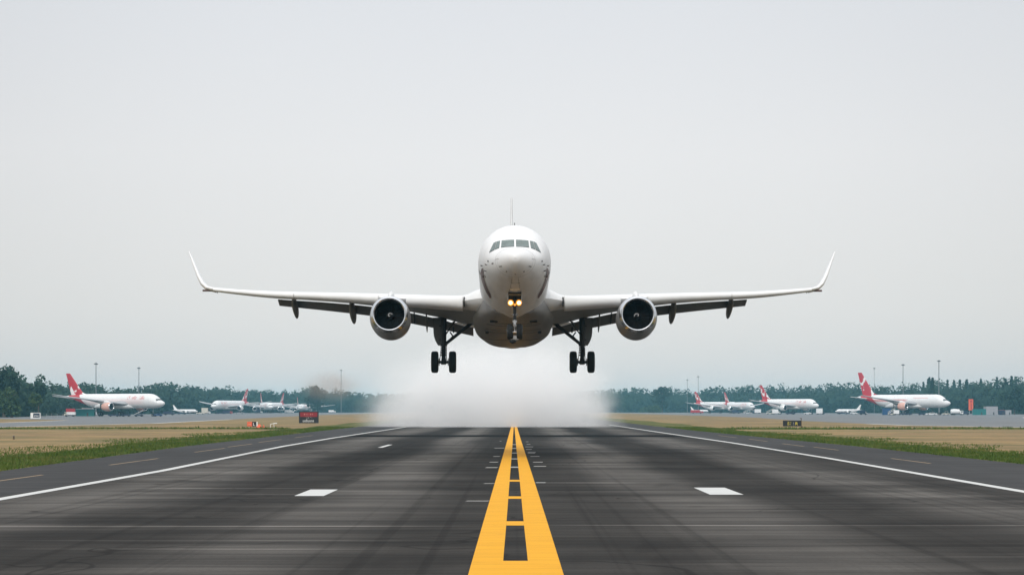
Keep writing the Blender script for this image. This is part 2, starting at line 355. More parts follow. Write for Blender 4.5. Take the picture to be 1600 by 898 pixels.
def leafmat(name, c1, c2, c3, sc=.15):
    nb = NB(name); g = nb.t.nodes.new('ShaderNodeNewGeometry'); r = g.outputs['Random Per Island']
    c = nb.mixc(nb.rng(r, 0, 1, 0, 1), c1, c2); c = nb.mixc(nb.rng(nb.noise((sc, sc, sc), 4), .5, .68, 0, .85), c, c3)
    nb.base(c); nb.b.inputs['Roughness'].default_value = .8; nb.b.inputs['Specular IOR Level'].default_value = .15; return nb.m
M_GR = leafmat('grass_green', (.050, .100, .013), (.095, .130, .026), (.18, .165, .05))
M_DRY = leafmat('grass_dry', (.25, .18, .10), (.20, .145, .075), (.14, .125, .055), .08)
le = np.vectorize(ledge); re = np.vectorize(redge)
blades('verge_grass', 'lush green grass along both edges of the runway shoulder', [
    (lambda y: (le(y)-8-1.0*np.sin(y*.06), le(y)+.1), 70, 420, 60000, .08, .27, .030),
    (lambda y: (re(y)-.1, re(y)+7.6+1.0*np.sin(y*.05+1)), 70, 420, 60000, .08, .27, .030),
    (lambda y: (le(y)-14-3*np.sin(y*.11), le(y)-6.5), 80, 330, 9000, .06, .22, .03), (lambda y: (re(y)+6, re(y)+13+3*np.sin(y*.13)), 80, 330, 9000, .06, .22, .03),
    (lambda y: (-150+0*y, -45+0*y), 378, 390, 5000, .12, .45, .05), (lambda y: (42+0*y, 165+0*y), 374, 388, 6000, .12, .5, .05)], M_GR, 3)

# ------------------------------------------------------------------ woodland
M_LEAF = leafmat('woodland_leaves', (.024, .048, .030), (.032, .060, .034), (.018, .042, .030), .05)
M_LEAF2 = leafmat('paler_leaves', (.045, .080, .030), (.065, .10, .035), (.03, .06, .02), .1)
M_BARK = mat('bark', (.09, .07, .05), .9, var=.3, vscale=3)
def crown_pts(rg, h, w, n, conif):
    if conif:
        t = rg.random(n)**.75; z = h*(.06+.94*t); rr = w*.5*(1-t)**.8*(.75+.35*np.sin(z*2.1))+.25
        a = rg.random(n)*2*math.pi; r = rr*np.sqrt(.25+.75*rg.random(n)); return np.stack([r*np.cos(a), r*np.sin(a), z], 1)
    k = rg.integers(9, 15); c = np.stack([rg.normal(0, .22*w, k), rg.normal(0, .22*w, k), h*(.22+.62*rg.random(k))], 1)
    c[0] = (rg.normal(0, .06*w), 0, h*.84); rad = w*(.16+.16*rg.random(k)); rad[0] = w*.2
    c[:, 2] = np.minimum(c[:, 2], h-rad*.8)
    i = rg.integers(0, k, n); d = rg.normal(size=(n, 3)); d /= np.linalg.norm(d, axis=1)[:, None]
    rr = rad[i]*(.62+.42*rg.random(n)); p = c[i]+d*rr[:, None]; p[:, 2] = np.abs(p[:, 2]); return p
def leaf_mesh(name, P, size, m, rg, D=None):
    n = len(P); nn = rg.normal(size=(n, 3))*(.45 if D is not None else 1)+(D if D is not None else 0); nn /= np.linalg.norm(nn, axis=1)[:, None]
    a = np.cross(nn, rg.normal(size=(n, 3))); a /= np.linalg.norm(a, axis=1)[:, None]
    b = np.cross(a, nn); b /= np.linalg.norm(b, axis=1)[:, None]
    s = (size*(.5+rg.random(n)))[:, None]
    V = np.stack([P-a*s, P-b*s*.8, P+a*s, P+b*s*.8], 1).reshape(-1, 3)
    me = bpy.data.meshes.new(name); me.vertices.add(4*n); me.vertices.foreach_set('co', V.ravel())
    me.loops.add(4*n); me.loops.foreach_set('vertex_index', np.arange(4*n)); me.polygons.add(n)
    me.polygons.foreach_set('loop_start', np.arange(n)*4); me.polygons.foreach_set('loop_total', np.full(n, 4)); me.update(); me.materials.append(m); return me
TOP = [(-400,585),(-200,580),(0,575),(25,580),(35,590),(50,597),(60,595),(75,598),(100,598),(115,596),(130,594),(145,596),(160,601),(175,607),(190,604),(210,606),(225,600),(240,597),(260,597),(280,599),(300,600),(320,604),(345,602),(365,603),(375,608),(400,606),(410,607),(430,610),(440,607),(455,610),(470,606),(485,602),(500,603),(507,607),(520,607),(540,610),(560,612),(600,614),(700,612),(800,612),(900,610),(940,609),(960,607),(990,604),(1010,606),(1020,609),(1035,603),(1050,605),(1060,605),(1070,611),(1090,611),(1100,606),(1110,604),(1150,604),(1165,601),(1185,602),(1200,600),(1215,598),(1225,604),(1240,602),(1260,599),(1270,604),(1285,599),(1300,597),(1320,597),(1335,594),(1350,596),(1370,600),(1385,605),(1400,602),(1415,599),(1440,597),(1450,592),(1470,593),(1500,595),(1520,595),(1540,593),(1560,592),(1580,590),(1600,590),(1800,585),(2000,585)]
DIST = [(-400, 800), (0, 1000), (100, 1380), (200, 1650), (450, 2650), (700, 2900), (900, 2900), (1150, 2650), (1350, 2250), (1600, 1680), (2000, 1500)]
tx, ty = zip(*TOP); dx_, dy_ = zip(*DIST)
def wood(name, label, p0, p1, seed, conif_prob):
    rg = np.random.default_rng(seed); P = []; SZ = []; DD = []
    for row, (dd, hk) in enumerate(((0, .62), (22, .82), (45, 1.0), (80, 1.0))):
        px = p0
        while px < p1:
            Y = lin(dx_, dy_, px)+dd+rg.normal(0, 6); X = gx(px, Y)
            H = (CAMZ+(HY-lin(tx, ty, px))*Y/F)*hk*(.93+.10*rg.random() if row > 1 else .8+.35*rg.random())
            cf = rg.random() < conif_prob(px); w = H*(.24 if cf else .72)*(.8+.5*rg.random())
            n = int(lin([800, 1500, 2700], [1000, 620, 330], Y)*(.6 if cf else 1)); p = crown_pts(rg, H*(1.04 if cf else 1), w, n, cf)
            q = np.stack([rg.normal(0, w*.27, n), rg.normal(0, w*.2, n), H*.72*rg.random(n)], 1); p = np.concatenate([p, q])
            d = p-np.array([0, 0, H*.45]); d /= np.linalg.norm(d, axis=1)[:, None]+1e-6; d[:, 1] -= .5; DD.append(d)
            P.append(p+np.array([X, Y, 0])); SZ.append(np.concatenate([np.full(n, .55+Y*.00028), np.full(n, .9+Y*.00045)]))
            px += w*.55*F/Y*(.7+.6*rg.random())
    me = leaf_mesh(name, np.concatenate(P), np.concatenate(SZ), M_LEAF, rg, np.concatenate(DD)); o = link(name, me)
    o['label'] = label; o['category'] = 'wood'; o['kind'] = 'stuff'
wood('woodland', 'dark hazy woodland closing the airfield on the left behind the parked jets', -400, 800, 11, lambda p: 0)
wood('woodland', 'blue green hazy woodland closing the airfield on the right behind the parked jets', 800, 2000, 12, lambda p: .5 if p > 1440 else 0)
def tree(px, top, Y, w, label, m, conif=False, seed=0, n=1600, size=.7):
    rg = np.random.default_rng(seed); H = CAMZ+(HY-top)*Y/F; X = gx(px, Y)
    t = thing('conifer_tree' if conif else 'broadleaf_tree', label, 'tree', (X, Y, 0))
    p = crown_pts(rg, H, w, n, conif); p[:, 2] = np.maximum(p[:, 2], H*.12)
    o = link('crown', leaf_mesh('crown', p, np.full(n, size), m, rg), t)
    g = G(); g.tube((0,0,0), (.2, 0, H*.55), w*.045, w*.03); g.tube((.2,0,H*.55), (0,0,H*.9), w*.03, w*.008)
    for k in range(6):
        a = k*1.1; z = H*(.3+.08*k); g.tube((.1,0,z), (math.cos(a)*w*.3, math.sin(a)*w*.3, z+H*.1), w*.018, w*.006, 8)
    g.put('trunk', M_BARK, t, True)
tree(6, 574, 985, 20, 'tallest round dark tree at the left end of the woodland', M_LEAF, seed=1, n=3000)
tree(60, 591, 1060, 8, 'slender loose-crowned tree poking above the wood near the left edge', M_LEAF, seed=2, n=800)
tree(18, 606, 950, 15, 'low broad tree in front of the wood at the left edge', M_LEAF2, seed=3, n=2500)
tree(492, 601, 2260, 22, 'broad hazy tree standing above the wood beside the brown smoke', M_LEAF, seed=5, n=1800, size=1.1)
tree(1021, 634, 2500, 22, 'small pale bush in front of the wood just right of the spray cloud', M_LEAF2, seed=6, n=1200, size=.9)
tree(1457, 590, 1700, 9, 'pointed conifer standing tallest behind the nose of the large right-hand jet', M_LEAF, True, 7, 1000, .9)
tree(1585, 601, 1560, 16, 'mid-height bushy tree in front of the wood at the right edge', M_LEAF, seed=8, n=2200, size=.8)
tree(1035, 602, 2420, 20, 'rounded tree topping the wood above the bush right of the spray', M_LEAF, seed=9, n=1600, size=1.1)

# ------------------------------------------------------------------ aircraft materials
def jetpaint(name, windows=True, livery=0):
    nb = NB(name); t = nb.t; tcn = N(t, 'ShaderNodeTexCoord'); q = N(t, 'ShaderNodeSeparateXYZ'); t.links.new(tcn.outputs['Object'], q.inputs[0])
    nb.X, nb.Y, nb.Z = q.outputs; nb.P = tcn.outputs['Object']
    dirt = nb.noise((.5, .12, .5), 5); c = nb.mixc(nb.rng(dirt, .45, .75, 0, .22), (.82, .82, .82), (.60, .58, .55))
    fr = nb.mth('ABSOLUTE', nb.mth('SUBTRACT', nb.mth('FRACT', nb.mth('DIVIDE', nb.Y, 2.65)), .5)); ln = nb.rng(fr, .006, .012, .28, 0)
    c = nb.mixc(ln, c, (.3, .3, .3))
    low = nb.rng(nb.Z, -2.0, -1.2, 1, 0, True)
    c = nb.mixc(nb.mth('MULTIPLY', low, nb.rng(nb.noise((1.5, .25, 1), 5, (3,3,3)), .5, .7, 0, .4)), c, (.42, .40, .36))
    if windows:
        fy = nb.mth('MULTIPLY', nb.mth('SUBTRACT', nb.mth('FRACT', nb.mth('DIVIDE', nb.Y, .56)), .5), .56)
        fz = nb.mth('SUBTRACT', nb.Z, .42)
        d = nb.mth('SQRT', nb.mth('ADD', nb.mth('POWER', nb.mth('DIVIDE', fy, .12), 2), nb.mth('POWER', nb.mth('DIVIDE', fz, .18), 2)))
        w = nb.mth('MULTIPLY', nb.rng(d, .9, 1.0, 1, 0), nb.mth('MULTIPLY', nb.rng(nb.Y, 9.0, 9.05, 0, 1), nb.rng(nb.Y, 44, 44.05, 1, 0)))
        c = nb.mixc(w, c, (.03, .035, .04))
    RED = (.50, .035, .045)
    if livery:
        pk = nb.mth('MULTIPLY', nb.rng(nb.Y, 8, 12, 0, 1), nb.rng(nb.Y, 40, 48, 1, 0))
        if livery == 1:
            f = nb.mth('MULTIPLY', pk, nb.mth('MULTIPLY', nb.rng(nb.Z, -1.6, -.9, 0, 1), nb.rng(nb.Z, .2, 1.2, 1, 0)))
            c = nb.mixc(nb.mth('MULTIPLY', f, .28), c, (.75, .35, .33))
            tx_ = nb.mth('MULTIPLY', nb.mth('MULTIPLY', nb.rng(nb.Y, 9, 9.3, 0, 1), nb.rng(nb.Y, 19, 19.5, 1, 0)), nb.mth('MULTIPLY', nb.rng(nb.Z, .5, .7, 0, 1), nb.rng(nb.Z, 1.9, 2.1, 1, 0)))
            c = nb.mixc(nb.mth('MULTIPLY', tx_, nb.rng(nb.noise((0, 1.1, .6), 3), .48, .56, 0, .6)), c, (.6, .12, .12))
        else:
            f = nb.mth('MULTIPLY', nb.mth('MULTIPLY', nb.rng(nb.Y, 24, 27, 0, 1), nb.rng(nb.Y, 46, 49, 1, 0)), nb.mth('MULTIPLY', nb.rng(nb.Z, -.3, -.1, 0, 1), nb.rng(nb.Z, .7, .9, 1, 0)))
            c = nb.mixc(nb.mth('MULTIPLY', f, .7), c, (.55, .10, .09))
            f = nb.mth('MULTIPLY', nb.mth('MULTIPLY', nb.rng(nb.Y, 12, 12.5, 0, 1), nb.rng(nb.Y, 21, 21.5, 1, 0)), nb.mth('MULTIPLY', nb.rng(nb.Z, 1.1, 1.2, 0, 1), nb.rng(nb.Z, 1.5, 1.6, 1, 0)))
            c = nb.mixc(nb.mth('MULTIPLY', f, .45), c, (.6, .15, .12))
        sw = nb.mth('ADD', nb.Y, nb.mth('MULTIPLY', nb.Z, -1.2))         # swept red tail area
        f = nb.mth('MULTIPLY', nb.rng(sw, 45.5, 46, 0, 1), nb.rng(sw, 53, 53.6, 1, 0))
        c = nb.mixc(f, c, RED)
    nb.base(c); nb.b.inputs['Roughness'].default_value = .5; nb.b.inputs['Coat Weight'].default_value = .05
    return nb.m
def finpaint(name, sc, th):
    nb = NB(name); t = nb.t; tcn = N(t, 'ShaderNodeTexCoord'); nb.P = tcn.outputs['Object']
    n = nb.noise((.1, sc, sc), 1, (3.3*sc, 1.7, .4), .4, .8); f = nb.rng(n, th, th+.03, 0, 1)
    c = nb.mixc(f, (.50, .03, .045), (.82, .80, .80)); nb.base(c); nb.b.inputs['Roughness'].default_value = .35; return nb.m
M_LOW = mat('wing_shaded_underside', (.26, .26, .25), .4, var=.1, vscale=.7)  # grey carries the wing's underside shade in its colour
M_BEL = mat('belly_shaded_grey', (.25, .24, .23), .5, var=.25, vscale=.6, stretch=(1, .3, 1))  # darkened so the fairing's colour includes the shade below the fuselage
M_JET = jetpaint('jet_white_paint')
M_WING = mat('wing_white_paint', (.80, .80, .79), .35, var=.05, vscale=.8, stretch=(.3, 1, 1))
M_UND = mat('flap_grey_paint', (.145, .135, .125), .5, var=.12, vscale=1.2)
M_NAC = mat('nacelle_grey_paint', (.42, .42, .43), .35, metal=.35, var=.08, vscale=1.5)
M_LIP = mat('polished_lip', (.72, .73, .75), .18, metal=1.0, var=.03)
M_DARK = mat('dark_cavity', (.012, .012, .013), .7)
M_FAN = mat('fan_blade_metal', (.006, .006, .007), .6, metal=.2)
M_TYRE = mat('tyre_rubber', (.007, .007, .007), .8, bump=.3, bscale=12)
M_HUB = mat('wheel_hub', (.30, .30, .30), .4, metal=.6)
M_STRUT = mat('gear_strut_metal', (.025, .025, .025), .5, metal=.3, var=.2, vscale=4)
M_CHROME = mat('strut_chrome', (.75, .75, .75), .2, metal=1)
M_GLASS = mat('cockpit_glass', (.10, .14, .13), .08, spec=.8, var=.3, vscale=1.5)
M_FRAME = mat('window_frame_dark', (.06, .06, .06), .5)
M_LAMP = mat('landing_lamp', (1, .9, .7), .3, emis=(1, .74, .36), estr=6)
M_AMB = mat('lamp_amber_glow', (.55, .26, .05), .3, metal=.6, emis=(1, .38, .05), estr=.8)
M_BRN = mat('livery_brown', (.12, .05, .045), .4)
M_SEAM = mat('panel_seam', (.10, .095, .09), .6)
M_WHT2 = mat('plain_white', (.8, .8, .8), .4)

# fuselage section table: s, half width, top, bottom, centre of widest point
FS = [(0, .02, -.88, -.94, -.91), (.08, .30, -.66, -1.18, -.91), (.3, .58, -.46, -1.42, -.92), (.8, .98, -.20, -1.76, -.92), (1.5, 1.38, .02, -2.06, -.86),
      (2.2, 1.70, .22, -2.27, -.76), (3.2, 2.06, .92, -2.48, -.60), (4.2, 2.32, 1.62, -2.62, -.42), (5.3, 2.52, 2.18, -2.72, -.25), (6.7, 2.68, 2.60, -2.78, -.10), (8.8, 2.74, 2.80, -2.80, 0),
      (38, 2.74, 2.80, -2.80, 0), (42, 2.62, 2.80, -2.3, .2), (46, 2.25, 2.76, -1.3, .6), (50, 1.7, 2.62, -.2, 1.0), (54, 1.0, 2.38, .8, 1.4), (57, .45, 2.12, 1.4, 1.7), (58.2, .12, 1.95, 1.6, 1.8)]
FX = [r[0] for r in FS]
def fus(s): return [pchip(FX, [r[k] for r in FS], s) for k in (1, 2, 3, 4)]
def fus_s(x, z):                           # where the nose surface passes through (x, z)
    lo, hi = 0.0, 8.8
    for _ in range(40):
        m_ = (lo+hi)/2; w, t_, b_, c_ = fus(m_); rz = (t_-c_) if z > c_ else (c_-b_)
        if (x/w)**2+((z-c_)/max(rz, 1e-4))**2 < 1: hi = m_
        else: lo = m_
    return hi
def fuselage(parent, m, segs=64):
    ss = sorted(set([.0, .02, .05, .08, .13, .2, .3, .42, .6, .8]+[1+.2*k for k in range(41)]+[9.5+1.5*k for k in range(20)]+[38+.7*k for k in range(29)]+[58.2]))
    ss = [s for s in ss if s <= 58.2]; rs = []
    for s in ss:
        w, t_, b_, c_ = fus(s); r = []
        for k in range(segs):
            a = 2*math.pi*k/segs; ca, sa = math.cos(a), math.sin(a); r.append((w*ca, s, c_+(t_-c_ if sa > 0 else c_-b_)*sa))
        rs.append(r)
    return G().rings(rs).put('fuselage', m, parent, True)
def nose_patch(name, poly, m, parent, off=.02, n=6):      # poly: 4 corners in (x, z), lies on the nose skin
    g = G(); v = []; 
    for i in range(n+1):
        for j in range(n+1):
            u, w_ = i/n, j/n
            x = (1-w_)*((1-u)*poly[0][0]+u*poly[1][0])+w_*((1-u)*poly[3][0]+u*poly[2][0])
            z = (1-w_)*((1-u)*poly[0][1]+u*poly[1][1])+w_*((1-u)*poly[3][1]+u*poly[2][1])
            s = fus_s(x, z); e = .01
            nx = -(fus_s(x+e, z)-fus_s(x-e, z))/(2*e); nz = -(fus_s(x, z+e)-fus_s(x, z-e))/(2*e)
            nn = Vector((-nx*-1, -1, -nz*-1)).normalized(); nn = Vector((-(nx), -1, -(nz))); nn = Vector((-nx*-1 if False else -nx, -1, -nz)).normalized()
            nn = Vector((abs(nn.x)*(1 if x > 0 else -1), nn.y, abs(nn.z) if z > -.8 else -abs(nn.z)))
            v.append((x+nn.x*off, s+nn.y*off, z+nn.z*off))
    f = [(i*(n+1)+j, (i+1)*(n+1)+j, (i+1)*(n+1)+j+1, i*(n+1)+j+1) for i in range(n) for j in range(n)]
    return g.add(v, f).put(name, m, parent, True)
def side_patch(name, s0, s1, z0, z1, side, m, parent, off=.015, lean=0.0, n=6):
    v = []
    for i in range(n+1):
        for j in range(n+1):
            z = z0+(z1-z0)*j/n; s = s0+(s1-s0)*i/n+lean*(z-z0); w, t_, b_, c_ = fus(s); rz = (t_-c_) if z > c_ else (c_-b_)
            x = w*math.sqrt(max(0, 1-((z-c_)/rz)**2)); nv = Vector((x/w**2, 0, (z-c_)/rz**2)).normalized()
            v.append((side*(x+nv.x*off), s, z+nv.z*off))
    f = [(i*(n+1)+j, (i+1)*(n+1)+j, (i+1)*(n+1)+j+1, i*(n+1)+j+1) for i in range(n) for j in range(n)]
    return G().add(v, f).put(name, m, parent, True)
def foil(le, te, th, nrm, n=12, camber=.02):
    le, te, nrm = Vector(le), Vector(te), Vector(nrm).normalized(); ch = (te-le).length; pts = []
    def yt(c): return 5*th*(.2969*math.sqrt(c)-.126*c-.3516*c*c+.2843*c**3-.1015*c**4)
    cs = [.5*(1-math.cos(math.pi*k/n)) for k in range(n+1)]
    for c in cs[::-1]: pts.append(le+(te-le)*c+nrm*(yt(c)+camber*ch*4*c*(1-c)+.004))
    for c in cs[1:]: pts.append(le+(te-le)*c+nrm*(-yt(c)*.85+camber*ch*4*c*(1-c)-.004))
    return pts
WX  = [1.5, 2.9, 3.5, 4.1, 5.5, 8, 12, 16, 21, 24.5, 26.8]
WLs = [17.6, 18.9, 19.7, 20.5, 21.5, 23.0, 25.6, 28.3, 31.5, 33.9, 35.5]
WLz = [-1.15, -1.10, -1.07, -1.04, -.88, -.56, -.02, .52, 1.15, 1.75, 2.2]
WTs = [32, 31.7, 31.6, 31.5, 31.5, 31.7, 32.4, 33.8, 36.1, 37.4, 38.2]
WTz = [-1.75, -1.62, -1.56, -1.5, -1.12, -.55, .22, .80, 1.45, 1.98, 2.35]
WTh = [2.6, 2.2, 1.75, 1.45, 1.28, 1.08, .86, .68, .52, .38, .30]
def wing(parent, side, m, detail=True, m_flap=None):
    xs = [1.5, 2.2, 2.9, 3.2, 3.5, 3.8, 4.1, 4.8, 5.5, 6.7, 8, 10, 12, 14, 16, 18.5, 21, 23, 24.5, 26, 26.8]; rs = []
    P_ = lambda A, x: pchip(WX, A, x)
    for x in xs: rs.append(foil((side*x, P_(WLs, x), P_(WLz, x)), (side*x, P_(WTs, x), P_(WTz, x)), P_(WTh, x), (0, 0, 1)))
    w = G().rings(rs).put('wing', m, parent, True)
    w.data.materials.append(M_LOW)                       # lower skin aft of the slats: underside shade painted in as grey
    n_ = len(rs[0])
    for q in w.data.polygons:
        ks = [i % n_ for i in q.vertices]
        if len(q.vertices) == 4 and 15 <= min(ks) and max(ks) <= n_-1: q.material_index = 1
    if not detail: return w
    # winglet
    path = [(26.8, 2.2, 35.5, 2.7, .36, 8), (27.5, 2.45, 36.1, 2.5, .42, 25), (28.0, 2.95, 36.8, 2.25, .44, 50), (28.45, 3.75, 37.5, 1.95, .38, 64), (29.1, 5.1, 38.8, 1.35, .26, 68), (29.7, 6.35, 40.1, .7, .10, 68)]
    rs = []
    for (x, z, s, ch, th, an) in path:
        a = R(an); rs.append(foil((side*x, s, z), (side*x, s+ch, z+.04), th, (-side*math.sin(a), 0, math.cos(a)), 12, 0))
    G().rings(rs).put('winglet', m, w, True)
    # slats: leading-edge shells carried a little ahead of and below the wing
    for (a, b) in ((4.15, 8.9), (11.3, 18.9), (18.95, 26.7)):
        rs = []; k = 10
        for i in range(k+1):
            x = a+(b-a)*i/k; le = Vector((side*x, P_(WLs, x)-.32, P_(WLz, x)-.10)); th = P_(WTh, x)*1.0; ch = P_(WTs, x)-P_(WLs, x); d = min(1.5, ch*.17)
            u = []; n = 10
            for j in range(n+1):
                t = math.pi*(j/n)-math.pi/2; u.append(le+Vector((0, d*(1-max(0, math.cos(t))**.42)*.95, th*.42*math.sin(t))))
            for j in range(n, -1, -1):
                t = math.pi*(j/n)-math.pi/2; u.append(le+Vector((0, d*(1-max(0, math.cos(t))**.42)*.95+.06*max(0, math.cos(t))+.02, th*.38*math.sin(t))))
            rs.append(u)
        G().rings(rs).put('slat', m, w, True)
    # black block painted as the shade in the root slat gap
    G().box(side*4.02-.05, side*4.02+.05, 20.35, 20.8, -1.5, -.75, .02).put('slat_end_gap', M_DARK, w)
    # flaps
    for (a, b) in ((3.45, 9.6), (10.9, 21.0)):
        rs = []
        for i in range(9):
            x = a+(b-a)*i/8; s0 = P_(WTs, x)-.15; z0 = P_(WTz, x)-.16-lin([3, 10], [.10, .0], x); 
            z1 = lin([3.45, 8, 10.5, 12, 21], [-2.30, -1.38, -.84, -.50, .92], x); s1 = s0+lin([3.45, 12, 21], [2.0, 1.8, 1.3], x)
            rs.append(foil((side*x, s0, z0), (side*x, s1, z1), .22, (0, .45, .9), 8, .03))
        G().rings(rs).put('flap', m_flap, w, True)
    for (x, L_, wd, dp) in ((19.4, 3.6, .27, .50), (14.1, 4.0, .30, .58), (7.5, 2.6, .09, .40)):
        s0 = P_(WTs, x)-1.6; z0 = P_(WTz, x)-.25; rs = []
        for i in range(15):
            t = i/14; r = math.sqrt(max(1e-4, 1-(2*t-1)**2))**.9
            c = Vector((side*x, s0+L_*t, z0-.05-1.05*t**1.5)); rs.append([c+Vector((wd*r*math.cos(q), 0, dp*r*math.sin(q))) for q in [2*math.pi*k/14 for k in range(14)]])
        G().rings(rs).put('flap_track_fairing', m_flap, w, True)
    for bx in (5.2, 8.6): G().tube((side*bx, 31.5, P_(WTz, bx)-.1), (side*bx, 32.9, P_(WTz, bx)-.85), .06).put('flap_bracket', M_DARK, w)
    G().box(side*27.25-.55, side*27.25+.55, 36.2, 36.4, 2.08, 2.24, .03).put('tip_seal', mat('tip_brown', (.10, .05, .04), .5), w)
    G().tube((side*26.75, 38.2, 2.33), (side*26.8, 38.7, 2.30), .03).put('static_wick', M_DARK, w)
    return w
def engine(parent, side, m_cowl, detail=True, x=10.12, s0=20.5, z=-2.14):
    c = (side*x, s0, z); outer = [(.0, 1.30), (.03, 1.38), (.10, 1.45), (.25, 1.52)]
    pr_ = [(.25, 1.52), (.6, 1.60), (1.1, 1.66), (1.8, 1.69), (2.8, 1.65), (3.8, 1.50), (4.8, 1.25), (4.8, 1.15), (3.6, 1.1)]
    dz_ = [0, .02, .06, .12, .16, .15, .12, .12, .12]         # the cowl sags below the intake axis
    e = G().rings([[(c[0]+q*math.cos(a), c[1]+h, c[2]-d_+q*math.sin(a)) for a in [2*math.pi*k/48 for k in range(48)]] for (h, q), d_ in zip(pr_, dz_)], False).put('engine', m_cowl, parent, True)
    G().rev([(.25, 1.522), (.13, 1.475), (.04, 1.40), (.0, 1.32), (.03, 1.25), (.14, 1.20), (.40, 1.175)], 'y', c, 48, False).put('intake_lip', M_LIP, e, True)
    G().rev([(.40, 1.176), (1.0, 1.16), (1.6, 1.17)], 'y', c, 48, False).put('intake_duct', M_DARK, e, True)
    G().rev([(3.4, .95), (4.6, .75), (5.6, .45), (6.2, .08)], 'y', c, 24).put('exhaust_cone', M_NAC, e, True)
    g = G()
    nbld = 22 if detail else 10
    for k in range(nbld):
        a = 2*math.pi*k/nbld; b = a+.20; cx, cy, cz = c
        def pt(r, an, s): return (cx+r*math.cos(an), cy+s, cz+r*math.sin(an))
        g.add([pt(.33, a, 1.28), pt(.33, b, 1.45), pt(1.15, b+.16, 1.50), pt(1.15, a+.10, 1.26)], [(0,1,2,3)])
    g.rev([(1.52, .01), (1.52, 1.16)], 'y', c, 32, False).put('fan', M_FAN if detail else M_DARK, e)
    sp = G().rev([(.72, .01), (.78, .10), (.95, .22), (1.25, .33), (1.4, .34)], 'y', c, 24).put('spinner', M_DARK, e, True)
    if detail:
        rs = []
        for k in range(22):                    # white swirl painted on the spinner
            t = k/21; a = -1.2+t*4.6*side; r = .04+.19*t; s = .725+ (.02 if r < .1 else (r-.1)*1.3)+.03
            r0, r1 = r-.022, r+.022
            rs.append([(c[0]+q*math.cos(a), c[1]+.72+lin([0, .1, .22, .33], [0, .06, .23, .53], q)-.02+d, c[2]+q*math.sin(a)) for q, d in ((r0, 0), (r1, 0), (r1, .01), (r0, .01))])
        G().rings(rs).put('spinner_swirl', M_WHT2, e)
        G().rev([(1.5, 1.69), (1.53, 1.69)], 'y', (c[0], c[1], c[2]-.095), 48, False).put('cowl_seam', M_SEAM, e)
    # pylon
    rs = []
    for (s, z0, z1, w_) in ((.9, 1.45, 1.58, .05), (1.6, 1.2, 2.0, .24), (3.0, 1.1, 2.35, .28), (5.0, .9, 2.2, .26), (8.0, 1.3, 1.9, .10)):
        rs.append([(c[0]+w_*math.cos(q), c[1]+s, c[2]+(z0+z1)/2+(z1-z0)/2*math.sin(q)) for q in [2*math.pi*k/12 for k in range(12)]])
    G().rings(rs).put('pylon', M_WING, e, True)
    return e
def wheel(parent, c, r, w):
    g = G(); p = [(-w/2, r*.5), (-w/2, r*.80), (-w*.44, r*.93), (-w*.30, r*.99), (0, r), (w*.30, r*.99), (w*.44, r*.93), (w/2, r*.80), (w/2, r*.5)]
    o = g.rev(p, 'x', c, 36).put('wheel', M_TYRE, parent, True)
    G().rev([(-w/2-.012, r*.12), (-w/2-.012, r*.46), (w/2+.012, r*.46), (w/2+.012, r*.12)], 'x', c, 20).put('hub', M_HUB, o, True)
    return o
